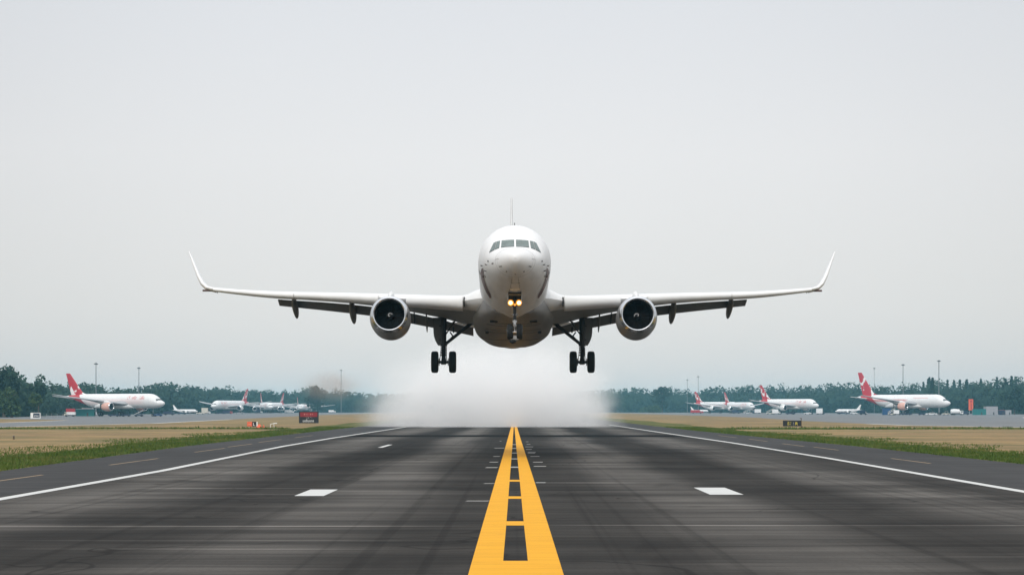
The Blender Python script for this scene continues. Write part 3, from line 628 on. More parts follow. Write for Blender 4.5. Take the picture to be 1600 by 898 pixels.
def main_gear(parent, side, detail=True, bogie=False):
    x, s, zc = side*6.0, 31.0, -4.88
    gr = G().tube((x, s, -.9), (x, s, -3.35), .26, .22, 16).tube((x, s, -3.3), (x, s, -3.5), .30, .30, 16).put('main_gear', M_STRUT, parent, True)
    if not detail:
        for sx in (-.72, .72): wheel(gr, (x+sx, s, zc), .93, .66)
        return gr
    G().tube((x, s, -3.4), (x, s, zc+.12), .16, .16, 14).put('piston', mat('oily_piston', (.04, .04, .04), .25, metal=.8), gr, True)
    G().tube((x-.75, s, zc), (x+.75, s, zc), .13, .13).tube((x, s, zc-.2), (x, s, zc+.35), .24, .2).tube((x-.42, s, zc), (x-.36, s, zc), .33, .33).tube((x+.36, s, zc), (x+.42, s, zc), .33, .33).put('axle', M_STRUT, gr, True)
    G().tube((x-.1, s-.05, -3.5), (x-.12, s-.62, -4.1), .07).tube((x+.1, s-.05, -3.5), (x+.12, s-.62, -4.1), .07).tube((x-.12, s-.62, -4.1), (x-.1, s-.05, -4.65), .07).tube((x+.12, s-.62, -4.1), (x+.1, s-.05, -4.65), .07).tube((x-.2, s-.62, -4.1), (x+.2, s-.62, -4.1), .06).put('torque_link', M_STRUT, gr)
    g = G().tube((x+.22, s-.1, -3.6), (x+.25, s-.15, -4.75), .035).tube((x-.22, s-.1, -3.6), (x-.30, s-.15, -4.4), .03).tube((x-.30, s-.15, -4.4), (x-.36, s, -4.8), .03)
    for k in range(4): g.tube((x-.27, s, -3.62-.22*k), (x+.27, s, -3.62-.22*k), .06)
    g.put('hydraulic_line', M_STRUT, gr)
    for sx in (-.77, .77): wheel(gr, (x+sx, s, zc), .94, .62)
    G().tube((side*5.78, s, -3.25), (side*3.55, s-.1, -1.45), .14, .17).put('side_brace', M_STRUT, gr, True)
    G().tube((side*5.85, s-.3, -2.55), (side*4.9, s-.5, -1.2), .06).tube((side*5.45, s-.3, -2.3), (side*5.2, s-.3, -2.65), .06).tube((side*5.2, s-.3, -2.65), (side*5.45, s-.2, -2.9), .05).put('lock_link', M_STRUT, gr)
    rs = []                                   # curved gear door, narrow at its foot
    for i in range(13):
        t = i/12; z = -.95-2.45*t; w0 = .55*(1-max(0, t-.55)**2*3.2); cx = 6.42-.12*t
        rs.append([(side*(cx-w0), s+.32, z), (side*cx, s+.26, z), (side*(cx+w0), s+.36, z), (side*(cx+w0), s+.42, z), (side*cx, s+.33, z), (side*(cx-w0), s+.38, z)])
    G().rings(rs).put('gear_door', mat('gear_door_paint', (.12, .12, .115), .4), gr, True)
    for dz_ in (-2.9, -1.7): G().tube((side*6.1, s, dz_), (side*6.4, s+.3, dz_), .05).put('door_link', M_STRUT, gr)
    return gr
def nose_gear(parent, detail=True):
    s, zc = 6.5, -5.40
    gr = G().tube((0, s, -2.5), (0, s, -4.55), .13, .12, 14).put('nose_gear', M_STRUT if detail else M_HUB, parent, True)
    for sx in (-.33, .33): wheel(gr, (sx*1.06, s, zc), .57, .43)
    if not detail: return gr
    G().tube((0, s, -4.4), (0, s, zc+.05), .085, .085, 14).put('piston', M_CHROME, gr, True)
    G().tube((-.36, s, zc), (.36, s, zc), .08).put('axle', M_CHROME, gr, True)
    G().tube((0, s-.15, -4.55), (0, s-.42, -4.85), .05).tube((0, s-.42, -4.85), (0, s-.12, -5.2), .05).box(-.16, .16, s-.22, s-.1, -4.72, -4.56, .02).box(-.10, .12, s-.26, s-.14, -5.0, -4.86, .02).put('torque_link', mat('pale_link', (.55, .55, .54), .4), gr)
    G().tube((0, s+.1, -4.2), (0, s+1.9, -2.6), .07).put('drag_brace', M_STRUT, gr)
    G().box(-.17, .17, s-.1, s+.1, -4.2, -4.05, .03).tube((-.22, s-.05, -4.12), (.22, s-.05, -4.12), .06).put('steering_collar', M_HUB, gr)
    G().box(-.34, .34, s-.16, s-.06, -6.0, -5.9, .03).box(-.13, .17, s-.2, s+.1, -5.95, -5.68, .03).put('tow_fitting', mat('tow_grey', (.35, .35, .34), .5), gr)
    G().ell((-.14, s, -6.10), (.26, .22, .17)).put('tow_bumper', M_TYRE, gr, True)
    G().box(-.42, .42, s-.32, s-.18, -3.5, -3.05, .05).put('lamp_bracket', mat('bracket_dark', (.05, .04, .035), .5), gr)
    for sx in (-.31, .31):
        h = G().rev([(s-.40, .245), (s-.36, .255), (s-.1, .15), (s-.08, .01)], 'y', (sx, 0, -3.28), 20, False).put('landing_light', mat('lamp_shell', (.05, .04, .035), .5), gr, True)
        G().rev([(s-.395, .235), (s-.33, .13)], 'y', (sx, 0, -3.28), 20, False).put('halo_reflector', M_AMB, h, True)  # warm halo of the lamp put in as the ring's own emission
        G().rev([(s-.37, .125), (s-.375, .08), (s-.38, .01)], 'y', (sx, 0, -3.28), 20, False).put('lens', M_LAMP, h, True)
    h = G().rev([(s-.36, .10), (s-.2, .08)], 'y', (0, 0, -3.42), 14).put('taxi_light', M_AMB, gr, True)
    for sx in (-1, 1):
        G().box(sx*.50-.02, sx*.50+.02, s-.9, s+1.3, -3.45, -2.66, .01).put('gear_door', M_WING, gr)
    G().box(-.48, .48, s-1.6, s+1.5, -2.80, -2.60).put('gear_bay', M_DARK, gr)
    return gr
def tail(parent, m_fin, m_stab, root=6.0, ht=14.4):
    rs = []
    for t in [0, .04, .08, .15, .3, .5, .7, .9, 1.0]:
        z = 2.4+(ht-2.4)*t; le = 44.8+ (1-max(0, 1-t/.15))*0; le = lin([0, .08, .15, 1], [43.5, 47.0, 48.1, 55.4], t); te = lin([0, 1], [54.6, 57.9], t)
        rs.append(foil((0, le, z), (0, te, z), lin([0, 1], [.55, .20], t), (1, 0, 0), 12, 0))
    G().rings(rs).put('tail_fin', m_fin, parent, True)
    for sd in (-1, 1):
        rs = []
        for t in [0, .1, .5, 1.0]:
            x = .4+8.3*t; rs.append(foil((sd*x, 50+4.6*t, .95+.9*t), (sd*x, 55.6+1.6*t, 1.0+.9*t), .5-.34*t, (0, 0, 1), 12, 0))
        G().rings(rs).put('tailplane', m_stab, parent, True)
def belly(parent, m):
    T = [(16.5, 1.6, -2.0, -2.68), (18.5, 2.5, -1.5, -2.85), (21, 3.05, -1.1, -2.98), (24, 3.36, -.9, -3.04), (28, 3.44, -.8, -3.06), (32, 3.38, -.9, -3.02), (35, 2.9, -1.3, -2.92), (38, 2.2, -1.9, -2.72), (39.5, 1.5, -2.2, -2.6)]
    X_ = [r[0] for r in T]; rs = []
    for i in range(40):
        s = 16.5+23*i/39; w, t_, b_ = [pchip(X_, [r[k] for r in T], s) for k in (1, 2, 3)]; c_ = t_-.2; r = []
        for k in range(48):
            a = 2*math.pi*k/48; ca, sa = math.cos(a), math.sin(a); ex = 2/3.3
            r.append((w*math.copysign(abs(ca)**ex, ca), s, c_+(.9 if sa > 0 else c_-b_)*math.copysign(abs(sa)**ex, sa)))
        rs.append(r)
    o = G().rings(rs).put('belly_fairing', m, parent, True)
    return o

# ------------------------------------------------------------------ the jet in the foreground
PITCH = R(5.0)
jet = thing('airliner', 'large white twin-engine airliner just off the runway, nose-on with gear down', 'airliner', (.10, 136, 15.5))
jet.rotation_euler = (-PITCH, 0, R(.35))
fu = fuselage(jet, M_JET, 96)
for sd in (-1, 1):
    a = [(.085, .24), (1.00, .22), (.95, .86), (.085, .88)]
    b = [(1.15, .19), (1.45, .10), (1.32, .83), (1.08, .85)]
    c_ = [(1.49, .08), (1.86, -.06), (1.54, .74), (1.36, .82)]
    for nm, q in (('windshield_pane', a), ('cockpit_side_window', b), ('cockpit_side_window', c_)):
        cx = sum(p[0] for p in q)/4; cz = sum(p[1] for p in q)/4
        fr = nose_patch('window_surround', [(sd*(cx+(p[0]-cx)*1.04), cz+(p[1]-cz)*1.07) for p in q], M_FRAME, fu, .012)
        fr.name = nm
        nose_patch('glass', [(sd*p[0], p[1]) for p in q], M_GLASS, fr, .028)
    v = []
    rb = [(4.6, -.98, .03), (5.1, -1.05, .16), (5.9, -1.2, .26), (7.2, -1.42, .34), (9.2, -1.72, .34), (10.6, -1.9, .24), (12, -2.05, .04)]
    for i in range(25):
        s_ = 4.6+7.4*i/24; zc_ = pchip([q[0] for q in rb], [q[1] for q in rb], s_); hw_ = pchip([q[0] for q in rb], [q[2] for q in rb], s_)
        for z_ in (zc_-hw_, zc_, zc_+hw_):
            w_, t_, b_, c_2 = fus(s_); rz = c_2-b_ if z_ < c_2 else t_-c_2; x_ = w_*math.sqrt(max(0, 1-((z_-c_2)/rz)**2)); nv = Vector((x_/w_**2, 0, (z_-c_2)/rz**2)).normalized()
            v.append((sd*(x_+nv.x*.03), s_, z_+nv.z*.03))
    G().add(v, [(3*i+j, 3*i+3+j, 3*i+4+j, 3*i+1+j) for i in range(24) for j in (0, 1)]).put('livery_stripe', M_BRN, fu, True)
    side_patch('passenger_door', 9.9, 10.95, -.85, 1.15, sd, mat('door_white', (.74, .74, .74), .35), fu, .012)
    for (s, z, ln) in ((3.2, -.9, .3), (3.9, -1.25, .35), (4.6, -.75, .25), (5.6, -1.4, .4)):
        w, t_, b_, cc = fus(s); x = w*math.sqrt(1-((z-cc)/(cc-b_))**2)
        G().tube((sd*(x-.03), s+.1, z), (sd*(x+.12), s, z-.02), .035).tube((sd*(x+.12), s+.05, z-.02), (sd*(x+.13), s-ln, z-.02), .025).put('air_probe', M_SEAM, fu)
    side_patch('sensor_plate', 7.2, 7.6, -.95, -.65, sd, M_SEAM, fu, .02); side_patch('sensor_plate', 5.0, 5.2, -1.55, -1.35, sd, M_SEAM, fu, .02)
G().box(-.03, .03, 8.0, 8.5, 2.7, 3.05, .01).put('blade_antenna', M_SEAM, fu)
G().ell((.25, 8.4, 2.82), (.10, .14, .10)).put('beacon', M_SEAM, fu)
def seamline(pts, w=.03):
    g = G()
    for p, q in zip(pts, pts[1:]): g.tube(p, q, w, w, 6)
    return g
g = G()                                   # radome joint ring, sitting in the skin
w, t_, b_, c_ = fus(1.6); pr = None
for k in range(49):
    a = 2*math.pi*k/48; p = (w*1.001*math.cos(a), 1.6, c_+((t_-c_) if math.sin(a) > 0 else (c_-b_))*math.sin(a)*1.001)
    if pr: g.tube(pr, p, .010, .010, 6)
    pr = p
g.put('radome_joint', mat('soft_seam', (.35, .34, .33), .5), fu)
M_SOFT = mat('soft_panel_line', (.26, .25, .24), .5)
for sd in (-1, 1):                        # access panels and door lines on the nose underside
    g = G(); pr = None
    for i in range(26):
        s_ = 1.7+3.2*i/25; x_ = .22+.20*i/25; w_, t_, b_, c_2 = fus(s_); z_ = c_2-(c_2-b_)*math.sqrt(1-(x_/w_)**2)-.004
        if pr: g.tube(pr, (sd*x_, s_, z_), .014, .014, 6)
        pr = (sd*x_, s_, z_)
    g.put('panel_line', M_SOFT, fu)
    for (x_, z_, a_, b_) in ((1.05, -1.38, .10, .04), (1.62, -1.02, .07, .06), (1.30, -.82, .13, .015), (.62, -1.75, .05, .04), (1.95, -.72, .05, .08)):
        if sd > 0 and a_ == .07: continue
        nose_patch('skin_vent', [(sd*(x_-a_), z_-b_), (sd*(x_+a_), z_-b_*.3), (sd*(x_+a_), z_+b_), (sd*(x_-a_), z_+b_*.3)], M_SEAM, fu, .012, 2)
for s_ in (2.6, 3.6, 4.4):
    w_, t_, b_, c_2 = fus(s_); G().tube((-.33, s_, b_+.01), (.33, s_, b_+.01), .014, .014, 6).put('panel_line', M_SOFT, fu)
G().ell((0, 1.2, -1.93), (.05, .05, .04)).put('drain_mast', M_SEAM, fu)
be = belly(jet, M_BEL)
for (x0, x1, s) in ((-1.5, 1.5, 20.4), (-2.2, -.5, 21.4), (.5, 2.2, 21.4), (-2.3, 2.3, 24.0), (-2.4, -.6, 25.6), (.6, 2.4, 25.6), (-2.4, 2.4, 30.5)):
    T = [16.5, 18.5, 21, 24, 28, 32]; bz = pchip(T, [-2.68, -2.85, -2.98, -3.04, -3.06, -3.02], s)
    g = G(); k = 12; pr = None
    for i in range(k+1):
        x = x0+(x1-x0)*i/k; cc = pchip(T, [-2.2, -1.7, -1.3, -1.1, -1.0, -1.1], s); wd = pchip(T, [1.6, 2.5, 3.05, 3.36, 3.44, 3.38], s)
        z = cc-(cc-bz)*(max(0, 1-abs(x/wd)**3.3))**(1/3.3)
        if pr: g.tube(pr, (x, s, z), .03, .03, 6)
        pr = (x, s, z)
    g.put('panel_seam', M_SEAM, be)
for sd in (-1, 1): 
    G().box(sd*1.6-.32, sd*1.6+.32, 19.3, 19.9, -2.93, -2.80, .04).put('air_inlet', M_DARK, be); G().box(sd*2.2-.14, sd*2.2+.14, 24.7, 25.1, -3.17, -3.0, .03).put('drain_vent', M_DARK, be)
for sd in (-1, 1):
    wing(jet, sd, M_WING, True, M_UND); engine(jet, sd, M_NAC); main_gear(jet, sd)
nose_gear(jet); tail(jet, M_WING, M_WING)

# ------------------------------------------------------------------ parked jets
M_JA, M_JB, M_JW = jetpaint('parked_jet_paint_pink', False, 1), jetpaint('parked_jet_paint_stripe', False, 2), jetpaint('parked_jet_paint_plain', False, 0)
M_F1, M_F2, M_F3 = finpaint('fin_red_bird_blobs', .28, .60), finpaint('fin_red_swirl', .22, .62), finpaint('fin_red_dapple', .38, .53)
M_REDT = mat('tail_red', (.45, .04, .05), .4); M_PINK = mat('engine_salmon', (.72, .42, .34), .4)
HOME = (0, -100, 0)
M_PW = mat('parked_wing_grey', (.36, .37, .38), .45)
def parked_proto(m_f, m_fin, m_eng, ht=10.8):
    t = thing('parked_airliner', '-', 'airliner')
    f = fuselage(t, m_f, 40)
    for sd in (-1, 1):
        a = [(.06, .24), (1.02, .22), (.98, .80), (.06, .82)]; b = [(1.10, .20), (1.80, .0), (1.5, .72), (1.05, .79)]
        nose_patch('windshield_pane', [(sd*x, z) for x, z in a], M_FRAME, f, .03, 4); nose_patch('cockpit_side_window', [(sd*x, z) for x, z in b], M_FRAME, f, .03, 4)
        wing(t, sd, M_PW, False); engine(t, sd, m_eng, False); main_gear(t, sd, False)
    belly(t, M_WING); nose_gear(t, False); tail(t, m_fin, M_WING, ht=ht)
    return t
protoA = parked_proto(M_JA, M_F1, M_PINK); protoB = parked_proto(M_JB, M_F2, M_PINK, 12.4); protoC = parked_proto(M_JA, M_F3, M_WING); protoW = parked_proto(M_JW, M_WING, M_WING)
used = set()
def park(proto, px_nose, Y, yaw, length, label, kf=1.2):
    o = proto if proto.name not in used else copy_tree(proto)
    used.add(proto.name); k = length/58.2
    kz = k*kf; o.location = (gx(px_nose, Y), Y, 5.83*kz+.01); o.rotation_euler = (0, 0, R(yaw)); o.scale = (kz, k, kz); o['label'] = label; o['group'] = 'airliners parked on the aprons'
    return o
# yaw 90 = nose to the right, below 90 turns the nose towards the runway threshold
park(protoA, 257, 1125, 62, 75, 'biggest red-tailed white airliner on the left apron, nose to the right beside two masts')
park(protoC, 331, 1870, -20, 76, 'white airliner with spotted red tail facing left, right of the small plain white jet', 1.15)
park(protoC, 424, 2150, 18, 68, 'hazy airliner with thin red tail on the left of the first overlapping pair')
park(protoC, 409, 2230, -15, 70, 'hazy airliner with red tail on the right of the first overlapping pair')
park(protoC, 474, 2450, 14, 60, 'faint farthest airliner above the red and black sign, red tail on the left')
park(protoC, 468, 2330, -12, 60, 'faint airliner right of the farthest one, red tail just left of the brown smoke')
park(protoC, 1156, 2150, 40, 72, 'hazy airliner with slim red tail just right of the red truck')
park(protoC, 1178, 2060, 22, 68, 'white airliner whose pointed red tail rises between two other jets')
park(protoC, 1279, 1650, 42, 67, 'mid-distance white airliner with patterned red tail behind the black and yellow sign', 1.33)
park(protoB, 1485, 1440, 53, 77, 'biggest airliner on the right apron, with a red stripe and red swirled tail', 1.35)
park(protoW, 309, 1750, 80, 24, 'small plain white jet parked left of the spotted-tail airliner')
park(protoW, 1305, 1750, -80, 25, 'small plain white jet facing left between the two right-hand airliners')
park(protoW, 1108, 2250, 80, 22, 'tiny plain white jet standing behind the red truck')

# ------------------------------------------------------------------ ground equipment
def vm(n, c): return mat(n, c, .5, var=.06)
M_TEAL, M_NAVY, M_RED, M_ORG, M_GREY, M_BRW = vm('teal_paint', (.01, .16, .16)), vm('navy_paint', (.015, .03, .07)), vm('red_truck_paint', (.42, .02, .03)), vm('orange_red_paint', (.75, .13, .05)), vm('grey_cladding', (.34, .34, .36)), vm('cream_paint', (.6, .56, .48))
M_BLUE = vm('blue_paint', (.01, .06, .17))
def wheels4(t, L_, w, r=.45, ps=(.2, .8)):
    for fx in ps:
        for sd in (-1, 1):
            o = G().rev([(sd*w/2-.15, r*.6), (sd*w/2-.13, r), (sd*w/2+.13, r), (sd*w/2+.15, r*.6)], 'y', (L_*fx-L_/2, 0, r), 16).put('wheel', M_TYRE, t, True)
def truck(px, Y, L_, H, mbox, mcab, label, rz=0, name='box_truck', group='service vehicles on the aprons', flip=1):
    t = thing(name, label, 'truck', (gx(px, Y), Y, .012), rz, group)
    G().box(-L_/2, L_/2, -.9, .9, .5, .8, .03).put('chassis', M_DARK, t)
    x0, x1 = (-L_/2, L_*.22) if flip > 0 else (-L_*.22, L_/2)
    G().box(x0, x1, -1.25, 1.25, .9, H, .08).put('cargo_box', mbox, t)
    a, b = (L_*.25, L_/2) if flip > 0 else (-L_/2, -L_*.25)
    h = min(H, 2.5); e = .35*flip
    v = [(a, -1.15, .7), (b, -1.15, .7), (b, 1.15, .7), (a, 1.15, .7), (a, -1.1, h), (b-(.5 if flip > 0 else 0), -1.1, h), (b-(.5 if flip > 0 else 0), 1.1, h), (a, 1.1, h)]
    if flip < 0: v[4] = (a+.5, -1.1, h); v[7] = (a+.5, 1.1, h)
    c = G().add(v, [(0,1,2,3), (4,5,6,7), (0,1,5,4), (1,2,6,5), (2,3,7,6), (3,0,4,7)]).put('cab', mcab, t)
    xm = (a+b)/2; G().box(xm-.5, xm+.4, -1.18, -1.13, 1.5, h-.2).box(xm-.5, xm+.4, 1.13, 1.18, 1.5, h-.2).put('cab_window', M_GLASS, c)
    wheels4(t, L_, 2.2, .5); return t
def tug(px, Y, L_, m, label, rz=0, name='baggage_tug', H=1.9, group='service vehicles on the aprons'):
    t = thing(name, label, 'tug', (gx(px, Y), Y, .012), rz, group)
    G().box(-L_/2, L_/2, -1, 1, .45, 1.25, .1).put('body', m, t)
    g = G().box(-L_*.15, L_*.3, -.9, .9, H-.12, H, .04)
    for x in (-L_*.13, L_*.28):
        for y in (-.85, .85): g.tube((x, y, 1.2), (x, y, H-.1), .05)
    g.put('canopy', m, t); G().box(-L_*.05, L_*.2, -.6, .6, 1.25, 1.55, .08).put('seat', M_DARK, t)
    wheels4(t, L_, 1.9, .42); return t
def loader(px, Y, L_, H, m, label, rz=0, group='service vehicles on the aprons'):    # belt loader or stairs: a sloped deck on a chassis
    t = thing('stairs_truck', label, 'stairs truck', (gx(px, Y), Y, .012), rz, group)
    G().box(-L_/2, L_/2, -1, 1, .5, 1.1, .08).put('chassis', m, t)
    v = [(-L_/2, -.8, 1.1), (-L_/2, .8, 1.1), (L_/2, -.8, H), (L_/2, .8, H), (-L_/2, -.8, 1.35), (-L_/2, .8, 1.35), (L_/2, -.8, H+.3), (L_/2, .8, H+.3)]
    G().add(v, [(0,1,3,2), (4,5,7,6), (0,2,6,4), (1,3,7,5), (0,1,5,4), (2,3,7,6)]).put('stairway', M_CHROME if False else mat('pale_alloy', (.6, .6, .6), .4), t)
    g = G()
    for y in (-.8, .8):
        g.tube((-L_/2, y, 2.3), (L_/2, y, H+1.3), .05)
        for k in range(5): x = -L_/2+L_*k/4; z = 1.35+(H-1.05)*k/4; g.tube((x, y, z), (x, y, z+.95), .04)
    g.tube((L_*.3, 0, 1), (L_*.3, 0, H*.8), .12).put('handrail', m, t)
    wheels4(t, L_, 1.9, .45); return t
def container(px, Y, L_, H, m, label, W_=2.6, roof=None, name='container', cat='container', rz=0):
    t = thing(name, label, cat, (gx(px, Y), Y, .012), rz)
    g = G().box(-L_/2, L_/2, -W_/2, W_/2, .1, H, .04)
    n = int(L_/.5)
    for k in range(n): x = -L_/2+.25+k*L_/n; g.box(x-.07, x+.07, -W_/2-.05, W_/2+.05, .25, H-.2)
    g.put('shell', m, t); G().box(-L_/2-.05, L_/2+.05, -W_/2-.08, W_/2+.08, H, H+.18, .03).put('roof', roof or m, t)
    G().box(L_*.1, L_*.1+.9, -W_/2-.09, -W_/2-.05, .15, 2.1).put('door', M_FRAME, t); return t
def tanker(px, Y, L_, label):
    t = thing('tanker_truck', label, 'tanker', (gx(px, Y), Y, .012), 0, 'service vehicles on the aprons')
    G().box(-L_/2, L_/2, -.9, .9, .5, .85, .03).put('chassis', M_DARK, t)
    rs = [[(x, 1.5*r*math.cos(a), 2.6+1.7*r*math.sin(a)) for a in [2*math.pi*k/20 for k in range(20)]] for x, r in ((-L_/2, .8), (-L_/2+.2, .97), (-L_/2+.5, 1), (L_*.2, 1), (L_*.23, .8))]
    G().rings(rs).put('tank', M_WHT2, t, True); G().box(-L_*.3, 0, -.4, .4, 4.25, 4.6, .08).put('hatch', M_WHT2, t)
    c = G().box(L_*.26, L_/2, -1.2, 1.2, .7, 3.2, .15).put('cab', M_WHT2, t); G().box(L_*.32, L_*.46, -1.24, -1.19, 1.9, 2.9).put('cab_window', M_GLASS, c)
    wheels4(t, L_, 2.3, .55, (.12, .3, .85)); return t
# left apron
container(134, 1130, 10.5, 4.2, M_TEAL, 'teal container with white roof under the tail of the biggest left jet', roof=M_WHT2, W_=4)
truck(140, 1160, 9, 5.0, M_WHT2, M_WHT2, 'white box truck standing just behind the teal container')
truck(109, 1110, 6.6, 2.6, M_WHT2, M_BRW, 'low white truck left of the teal container', flip=-1)
truck(113, 1200, 7.5, 4.6, M_RED, M_RED, 'dull red truck behind the low white truck, by the left wood')
tug(178, 1105, 6.5, M_NAVY, 'dark tug under the wing of the biggest left jet, left of two', H=2.6); tug(197, 1100, 5, M_NAVY, 'dark tug under the engine of the biggest left jet', H=2.4)
loader(217, 1088, 5, 3.4, M_NAVY, 'dark stairs truck beside the front fuselage of the biggest left jet')
tug(247, 1120, 5, M_BLUE, 'small blue tug at the nose wheel of the biggest left jet')
truck(264, 1400, 8, 2.6, M_NAVY, M_NAVY, 'dark truck left of the small plain white left jet'); tug(284, 1650, 8, M_NAVY, 'long dark tug in front of the small plain white left jet')
tug(313, 1700, 7, M_BRW, 'cream tug right of the small plain white left jet'); truck(322, 1760, 8, 5.6, M_BRW, M_WHT2, 'pale truck by the nose of the spotted-tail jet')
tug(345, 1780, 8, M_NAVY, 'dark tug under the nose of the spotted-tail jet', H=2.6); truck(356, 1800, 9, 3.2, M_NAVY, M_RED, 'dark truck with red cab under the spotted-tail jet'); tug(374, 1800, 9, M_GREY, 'grey tug under the tail of the spotted-tail jet')
truck(404, 2200, 9, 4, M_NAVY, M_WHT2, 'dark truck with white cab left of the first overlapping pair of jets'); truck(452, 2300, 11, 4, M_WHT2, M_WHT2, 'hazy white truck between the overlapping pairs of jets')
truck(519, 2450, 9, 3.6, M_WHT2, M_WHT2, 'faint white truck under the brown smoke')
# right apron
truck(1089, 2020, 13.5, 3.7, M_RED, M_RED, 'bright red truck in front of the tiny plain white jet')
truck(1150, 1980, 9, 3.5, M_NAVY, M_NAVY, 'dark truck under the slim-tailed hazy jet'); loader(1168, 1960, 8, 4, M_WHT2, 'pale stairs truck right of the dark truck under the hazy jet'); truck(1182, 1980, 9, 4.6, M_WHT2, M_NAVY, 'white truck with dark cab just left of the mid-distance jet', flip=-1)
loader(1203, 1640, 6, 4, M_BRW, 'cream stairs truck under the tail of the mid-distance jet'); truck(1213, 1640, 7, 4.3, M_WHT2, M_WHT2, 'white truck behind the cream stairs truck by the mid-distance jet')
tug(1235, 1600, 8, M_NAVY, 'dark tug under the wing of the mid-distance jet'); tug(1262, 1600, 6, M_WHT2, 'white tug under the forward fuselage of the mid-distance jet'); truck(1282, 1600, 7, 5, M_WHT2, M_NAVY, 'white truck ahead of the nose of the mid-distance jet')
tug(1317, 1700, 10, M_NAVY, 'dark tug under the small plain white right jet'); tug(1334, 1700, 6, M_WHT2, 'white tug under the small plain white right jet'); truck(1349, 1500, 6, 3.6, M_NAVY, M_WHT2, 'dark truck behind the biggest right jet')
container(1385, 1410, 6, 4.8, M_BLUE, 'rounded blue container under the tail of the biggest right jet', roof=M_BLUE, W_=3); loader(1393, 1400, 5, 4, M_BRW, 'cream stairs truck right of the blue container')
truck(1402, 1400, 5.5, 3.6, M_WHT2, M_NAVY, 'white and dark truck under the wing of the biggest right jet'); tug(1416, 1410, 8.5, M_NAVY, 'long dark tug left of the engine of the biggest right jet', H=3)
tug(1440, 1395, 4.5, M_NAVY, 'short dark tug under the engine of the biggest right jet', H=2.6); tug(1455, 1410, 8, M_WHT2, 'white tug under the front fuselage of the biggest right jet'); tug(1478, 1420, 5, M_BRW, 'cream tug at the nose of the biggest right jet', H=3)
tanker(1495, 1420, 9, 'white tanker truck just ahead of the biggest right jet')
t = thing('pylon_sign', 'tall orange-red pylon sign behind the teal container on the right', 'sign', (gx(1517, 1470), 1470, 0))
G().box(-1.7, 1.7, -.4, .4, 3.5, 12, .1).put('panel', M_ORG, t); G().box(-.5, .9, -.46, -.40, 9.6, 11.2, .02).put('emblem', M_RED, t); G().box(-.2, .5, -.44, -.40, 4.2, 9, .02).put('lettering_band', M_RED, t)
G().tube((-1, 0, 0), (-1, 0, 3.6), .2).tube((1, 0, 0), (1, 0, 3.6), .2).put('post', M_GREY, t)
container(1530, 1400, 9.5, 4.3, M_TEAL, 'teal container next to the grey shed on the right', W_=3)
container(1548, 1440, 9, 6.2, M_GREY, 'grey metal shed right of the teal container', W_=7, name='shed', cat='shed')
container(1565, 1420, 4, 3.6, M_NAVY, 'small dark kiosk with pinkish red roof right of the grey shed', roof=vm('pink_roof', (.5, .18, .17)), name='kiosk', cat='kiosk')
container(1575, 1420, 4.3, 3.5, M_GREY, 'small pale grey cabin at the right end of the apron', name='cabin', cat='cabin')
truck(1508, 1450, 6, 3, M_NAVY, M_NAVY, 'dark truck between the white tanker and the orange-red pylon sign')

# masts
M_MAST = mat('mast_steel', (.22, .23, .24), .5, metal=.5)
def mast(px, top, Y, label, r=.28):
    H = CAMZ+(HY-top)*Y/F; t = thing('floodlight_mast', label, 'mast', (gx(px, Y), Y, 0), 0, 'floodlight masts around the field')
    G().tube((0,0,0), (0,0,H-.4), r*1.3, r*.8).put('pole', M_MAST, t, True)
    h = G().rev([(H-.9, .35), (H-.8, 1.1), (H-.6, 1.15), (H-.5, .4), (H, .25)], 'z', (0,0,0), 16).put('head_ring', M_MAST, t)
    for k in range(6):
        a = k*math.pi/3; G().box(1.1*math.cos(a)-.25, 1.1*math.cos(a)+.25, 1.1*math.sin(a)-.25, 1.1*math.sin(a)+.25, H-1.3, H-.85, .04).put('floodlight', M_FRAME, h)
    return t
mast(150, 566, 1280, 'floodlight mast above the tail half of the biggest left jet'); mast(217, 573, 1450, 'floodlight mast above the nose half of the biggest left jet')
mast(533, 577, 2150, 'thin mast rising behind the brown smoke', .30); mast(1074, 592, 2350, 'shorter faint mast of the two above the red truck', .22); mast(1091, 587, 2250, 'taller faint mast of the two above the red truck', .26)
mast(1411, 568, 1500, 'floodlight mast above the middle of the biggest right jet'); mast(1467, 562, 1480, 'tallest right-hand floodlight mast, above the nose of the biggest right jet', .34); mast(1366, 574, 2000, 'faint mast just right of the swirled red tail', .18)

# ------------------------------------------------------------------ airfield signs
M_SB, M_SR, M_SW, M_SY = mat('sign_black', (.012, .012, .014), .5), mat('sign_red', (.24, .006, .014), .6), mat('sign_white', (.8, .8, .78), .5), mat('sign_yellow', (.70, .58, .10), .5)
M_SP = mat('sign_pink_letters', (.75, .35, .28), .5)
def text(body, x, z, size, m, parent, y, sx=1.0, name='lettering'):
    cu = bpy.data.curves.new('tmp', 'FONT'); cu.body = body; cu.size = size; cu.align_x = 'CENTER'; cu.extrude = .01
    o = bpy.data.objects.new('tmp', cu); COL.objects.link(o); bpy.context.view_layer.update()
    me = bpy.data.meshes.new_from_object(o.evaluated_get(bpy.context.evaluated_depsgraph_get())); bpy.data.objects.remove(o)
    me.transform(Matrix.Translation((x, y, z)) @ Matrix.Rotation(R(90), 4, 'X') @ Matrix.Scale(sx, 4, (1, 0, 0)))
    me.materials.clear(); me.materials.append(m); q = link(name, me, parent); return q
Y = 525; s = Y/F
t = thing('runway_sign', 'large red over black runway sign with rows of small lettering, left of the smoke', 'sign', (gx(482.5, Y), Y, 0), R(-4))
w = 31*s/2; z0 = CAMZ-(661-HY)*s+.05; z1 = CAMZ-(642.5-HY)*s
G().box(-w, w, -.12, .12, z0, z1, .03).put('panel', M_SB, t)
G().box(-w+.35, w-.35, -.145, -.12, z0+1.72, z1-.22, .01).put('red_face', M_SR, t)
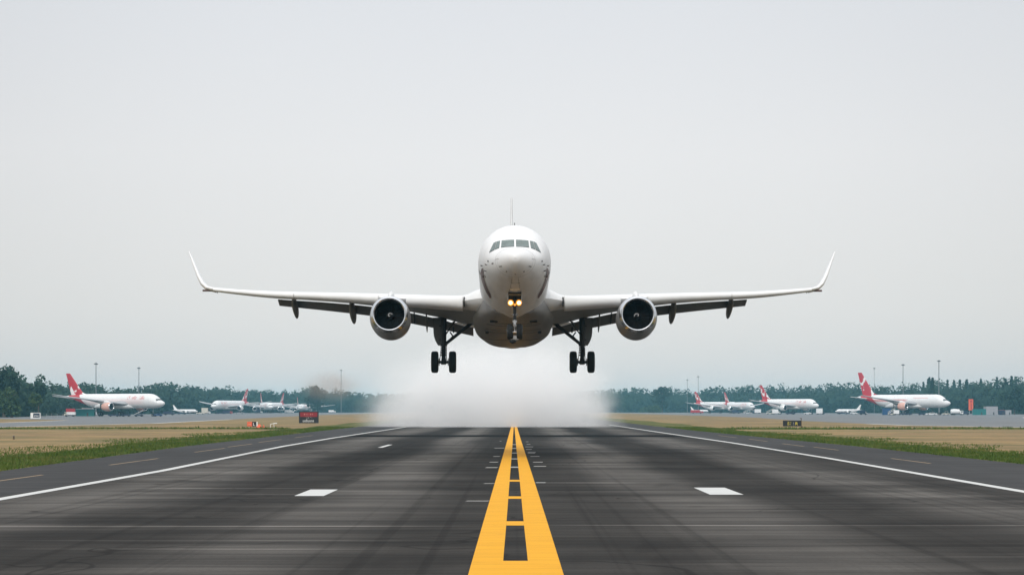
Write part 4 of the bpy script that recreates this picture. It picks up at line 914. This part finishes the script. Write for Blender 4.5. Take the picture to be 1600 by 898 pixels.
text('a ı ı  a ı', -.1, z0+2.25, .85, M_SP, t, -.16); text('- ·~·-  -', -.5, z0+1.70, .5, M_SP, t, -.16); text('~ ʌ  ʼ ‐', .1, z0+1.28, .6, M_SW, t, -.16); text('uıdluıınıs', -.1, z0+.32, 1.12, M_SW, t, -.16, .80)
g = G()
for x in (-w+.5, 0, w-.5): g.tube((x, 0, 0), (x, 0, z0+.1), .08)
g.put('leg', M_GREY, t)
Y = 412; s = Y/F
t = thing('taxiway_sign', 'long black taxiway sign with yellow characters in the right field', 'sign', (gx(1237.5, Y), Y, 0), R(3))
w = 28.5*s/2; z0 = CAMZ-(665.5-HY)*s; z1 = CAMZ-(656.5-HY)*s
G().box(-w, w, -.12, .12, z0, z1, .03).put('panel', M_SB, t)
text('Z=', -.62, z0+.62, .50, M_SY, t, -.15, 1.5); text('E=', -.62, z0+.22, .50, M_SY, t, -.15, 1.5); text('ı', .30, z0+.62, .45, M_SW, t, -.15); text('/', .36, z0+.22, .42, M_SW, t, -.15); text('R', .95, z0+.25, .95, M_SY, t, -.15, 1.1)
G().tube((-w*.7, 0, 0), (-w*.7, 0, z0+.1), .06).tube((w*.5, 0, 0), (w*.5, 0, z0+.1), .06).put('leg', M_GREY, t)
G().tube((w+.06, 0, 0), (w+.06, 0, z1+.45), .07).box(w-.25, w+.12, -.1, .1, z1+.35, z1+.5).box(w-.05, w+.35, -.2, .2, 0, .3, .03).put('end_post', mat('rusty_post', (.10, .06, .03), .8), t)
Y = 415; s = Y/F
t = thing('holding_sign', 'small two-panel sign, red beside black with a white L, at the left field edge', 'sign', (gx(394, Y), Y, 0))
w = 15.5*s/2; z0 = .25; z1 = z0+7.2*s
G().box(-w, 0-.01, -.1, .1, z0, z1, .02).put('red_panel', M_ORG, t); G().box(.01, w*.86, -.1, .1, z0, z1, .02).put('black_panel', M_SB, t); G().box(w*.87, w*1.1, -.1, .1, z0, z1, .02).put('end_cap', M_SW, t)
text('M', -.52, z0+.22, .55, M_SP, t, -.12, 1.2); text('L', .42, z0+.15, .95, M_SW, t, -.12, 1.1)
G().tube((-.7, 0, 0), (-.7, 0, .3), .05).tube((.7, 0, 0), (.7, 0, .3), .05).put('leg', M_GREY, t)
t = thing('marker_cone', 'fat orange marker right beside the small two-panel sign', 'marker', (gx(405, 412), 412, 0))
G().rev([(0.02, .75), (.12, .75), (.14, .5), (.6, .32), (.75, .05)], 'z', (0,0,0), 20).put('cone', M_ORG, t, True); G().box(-.8, .8, -.5, .5, .0, .10, .03).put('base', M_SB, t)
t = thing('marker_cone', 'slim orange marker to the right of the fat one', 'marker', (gx(412, 410), 410, 0))
G().rev([(0.02, .35), (.1, .2), (.65, .05)], 'z', (0,0,0), 20).put('cone', M_ORG, t, True); G().box(-.3, .3, -.3, .3, .0, .08, .03).put('base', M_SB, t)
t = thing('wind_indicator', 'low white bent pipe frame standing right of the orange markers', 'frame', (gx(427, 410), 410, 0))
G().tube((-.6, 0, 0), (-.6, 0, .75), .06).tube((-.6, 0, .75), (.1, 0, .9), .06).tube((.1, 0, .9), (.2, 0, 0), .05).put('frame', M_SW, t); G().box(.1, .8, -.05, .05, .85, 1.05, .02).put('vane', M_SW, t)
Y = 770; s = Y/F
t = thing('information_board', 'white board with a black lettered panel before the left wood', 'board', (gx(55.5, Y), Y, 0))
w = 15.5*s/2; z0 = .35; z1 = z0+9*s
G().box(-w, w, -.1, .1, z0, z1, .03).put('board', M_SW, t); G().box(-w*.45, w*.85, -.13, -.1, z0+.35, z1-.2, .01).put('black_panel', mat('sign_navy', (.02, .03, .06), .5), t)
text('P7M', .4, z0+.55, 1.1, M_SW, t, -.15, .9); G().tube((-w*.8, 0, 0), (-w*.8, 0, z0+.1), .08).tube((w*.8, 0, 0), (w*.8, 0, z0+.1), .08).put('leg', M_GREY, t)
t = thing('fence', 'low wire fence between the information board and the teal container', 'fence', (gx(64, 790), 790, 0))
g = G(); Lf = gx(106, 790)-gx(64, 790)
for k in range(6): g.tube((Lf*k/5, 0, 0), (Lf*k/5, 0, 2.3), .05)
g.put('post', M_GREY, t); g = G()
for z in (.7, 1.5, 2.25): g.tube((0, 0, z), (Lf, 0, z), .025, .025, 6)
g.put('rail', M_MAST, t)
X_, Y_ = gp(21.5, 686)
t = thing('marker_post', 'short brown marker post alone in the dry field at far left', 'post', (X_, Y_, 0))
G().tube((0,0,0), (0,0,.42), .11, .10).put('post', mat('post_wood', (.10, .07, .04), .9), t); G().ell((0,0,.42), (.13,.13,.07)).put('cap', M_SEAM, t, True)

# ------------------------------------------------------------------ haze and spray
def volbox(name, x0, x1, y0, y1, z0, z1, label, cat):
    g = G().box(x0, x1, y0, y1, z0, z1); m = bpy.data.materials.new(name); m.use_nodes = True; t = m.node_tree; t.nodes.clear()
    o = g.put(name, m); o['label'] = label; o['category'] = cat; o['kind'] = 'stuff'
    out = N(t, 'ShaderNodeOutputMaterial'); v = N(t, 'ShaderNodeVolumePrincipled'); t.links.new(v.outputs[0], out.inputs['Volume']); return o, t, v
o, t, v = volbox('haze', -4600, 4600, -450, 7600, -1, 60, 'thin blue-grey summer haze over the whole airfield', 'haze')
v.inputs['Density'].default_value = .000095; v.inputs['Color'].default_value = (.32, .76, 1.0, 1); v.inputs['Anisotropy'].default_value = 0.0
class VN(NB):
    def __init__(s, t):
        s.t = t; tcn = N(t, 'ShaderNodeNewGeometry'); s.P = tcn.outputs['Position']; q = N(t, 'ShaderNodeSeparateXYZ'); t.links.new(s.P, q.inputs[0]); s.X, s.Y, s.Z = q.outputs
o, t, v = volbox('spray_cloud', -44, 36, 404, 470, .04, 34, 'broad cloud of white spray and vapour rolling across the runway behind the jet', 'spray')
vn = VN(t)
wob = vn.mth('ADD', vn.mth('MULTIPLY', vn.mth('SUBTRACT', vn.noise((.06, .05, .08), 5), .5), 20), vn.mth('MULTIPLY', vn.mth('SUBTRACT', vn.noise((.35, .3, .35), 3), .5), 5))
xx = vn.mth('ADD', vn.X, wob)
dl = vn.rng(xx, -36, -14, 0, 1, True); dr = vn.rng(xx, 11, 24, 1, 0, True)
ax_ = vn.mth('POWER', vn.mth('DIVIDE', vn.mth('ABSOLUTE', vn.mth('ADD', vn.X, 2)), 24), 2)      # lower towards the flanks
top = vn.mth('ADD', vn.mth('ADD', vn.Z, vn.mth('MULTIPLY', ax_, 3.5)), vn.mth('MULTIPLY', vn.mth('SUBTRACT', vn.noise((.09, .09, .09), 5, (5,5,5)), .5), 12)); dz = vn.rng(top, 6, 22, 1, 0, True)
yy = vn.mth('ADD', vn.Y, vn.mth('MULTIPLY', vn.mth('SUBTRACT', vn.noise((.12, .12, .2), 3, (8,5,5)), .5), 8))
dy = vn.mth('MULTIPLY', vn.rng(yy, 408, 417, 0, 1, True), vn.rng(vn.Y, 455, 469, 1, 0, True))
d = vn.mth('MULTIPLY', vn.mth('MULTIPLY', dl, dr), vn.mth('MULTIPLY', dz, dy)); d = vn.mth('MULTIPLY', d, vn.rng(vn.noise((.12, .12, .12), 5, (1,2,3)), .35, .65, .3, 1.7))
d = vn.mth('MULTIPLY', d, .085); t.links.new(d, v.inputs['Density']); v.inputs['Color'].default_value = (.998, .998, 1.0, 1); v.inputs['Anisotropy'].default_value = -.4
o, t, v = volbox('smoke', -52, -30, 420, 436, 4.0, 15, 'small smudge of brown smoke drifting left of the white spray', 'smoke')
vn = VN(t)
ex = vn.mth('POWER', vn.mth('DIVIDE', vn.mth('SUBTRACT', vn.X, -41), 9.5), 2); ez = vn.mth('POWER', vn.mth('DIVIDE', vn.mth('SUBTRACT', vn.Z, 9), 4.6), 2); ey = vn.mth('POWER', vn.mth('DIVIDE', vn.mth('SUBTRACT', vn.Y, 428), 8), 2)
d = vn.rng(vn.mth('SQRT', vn.mth('ADD', ex, vn.mth('ADD', ey, ez))), .1, .95, 1, 0, True)
d = vn.mth('MULTIPLY', d, vn.rng(vn.noise((.22, .2, .3), 3), .35, .65, .2, 1.4)); d = vn.mth('MULTIPLY', d, .09); t.links.new(d, v.inputs['Density']); v.inputs['Color'].default_value = (.60, .47, .40, 1)
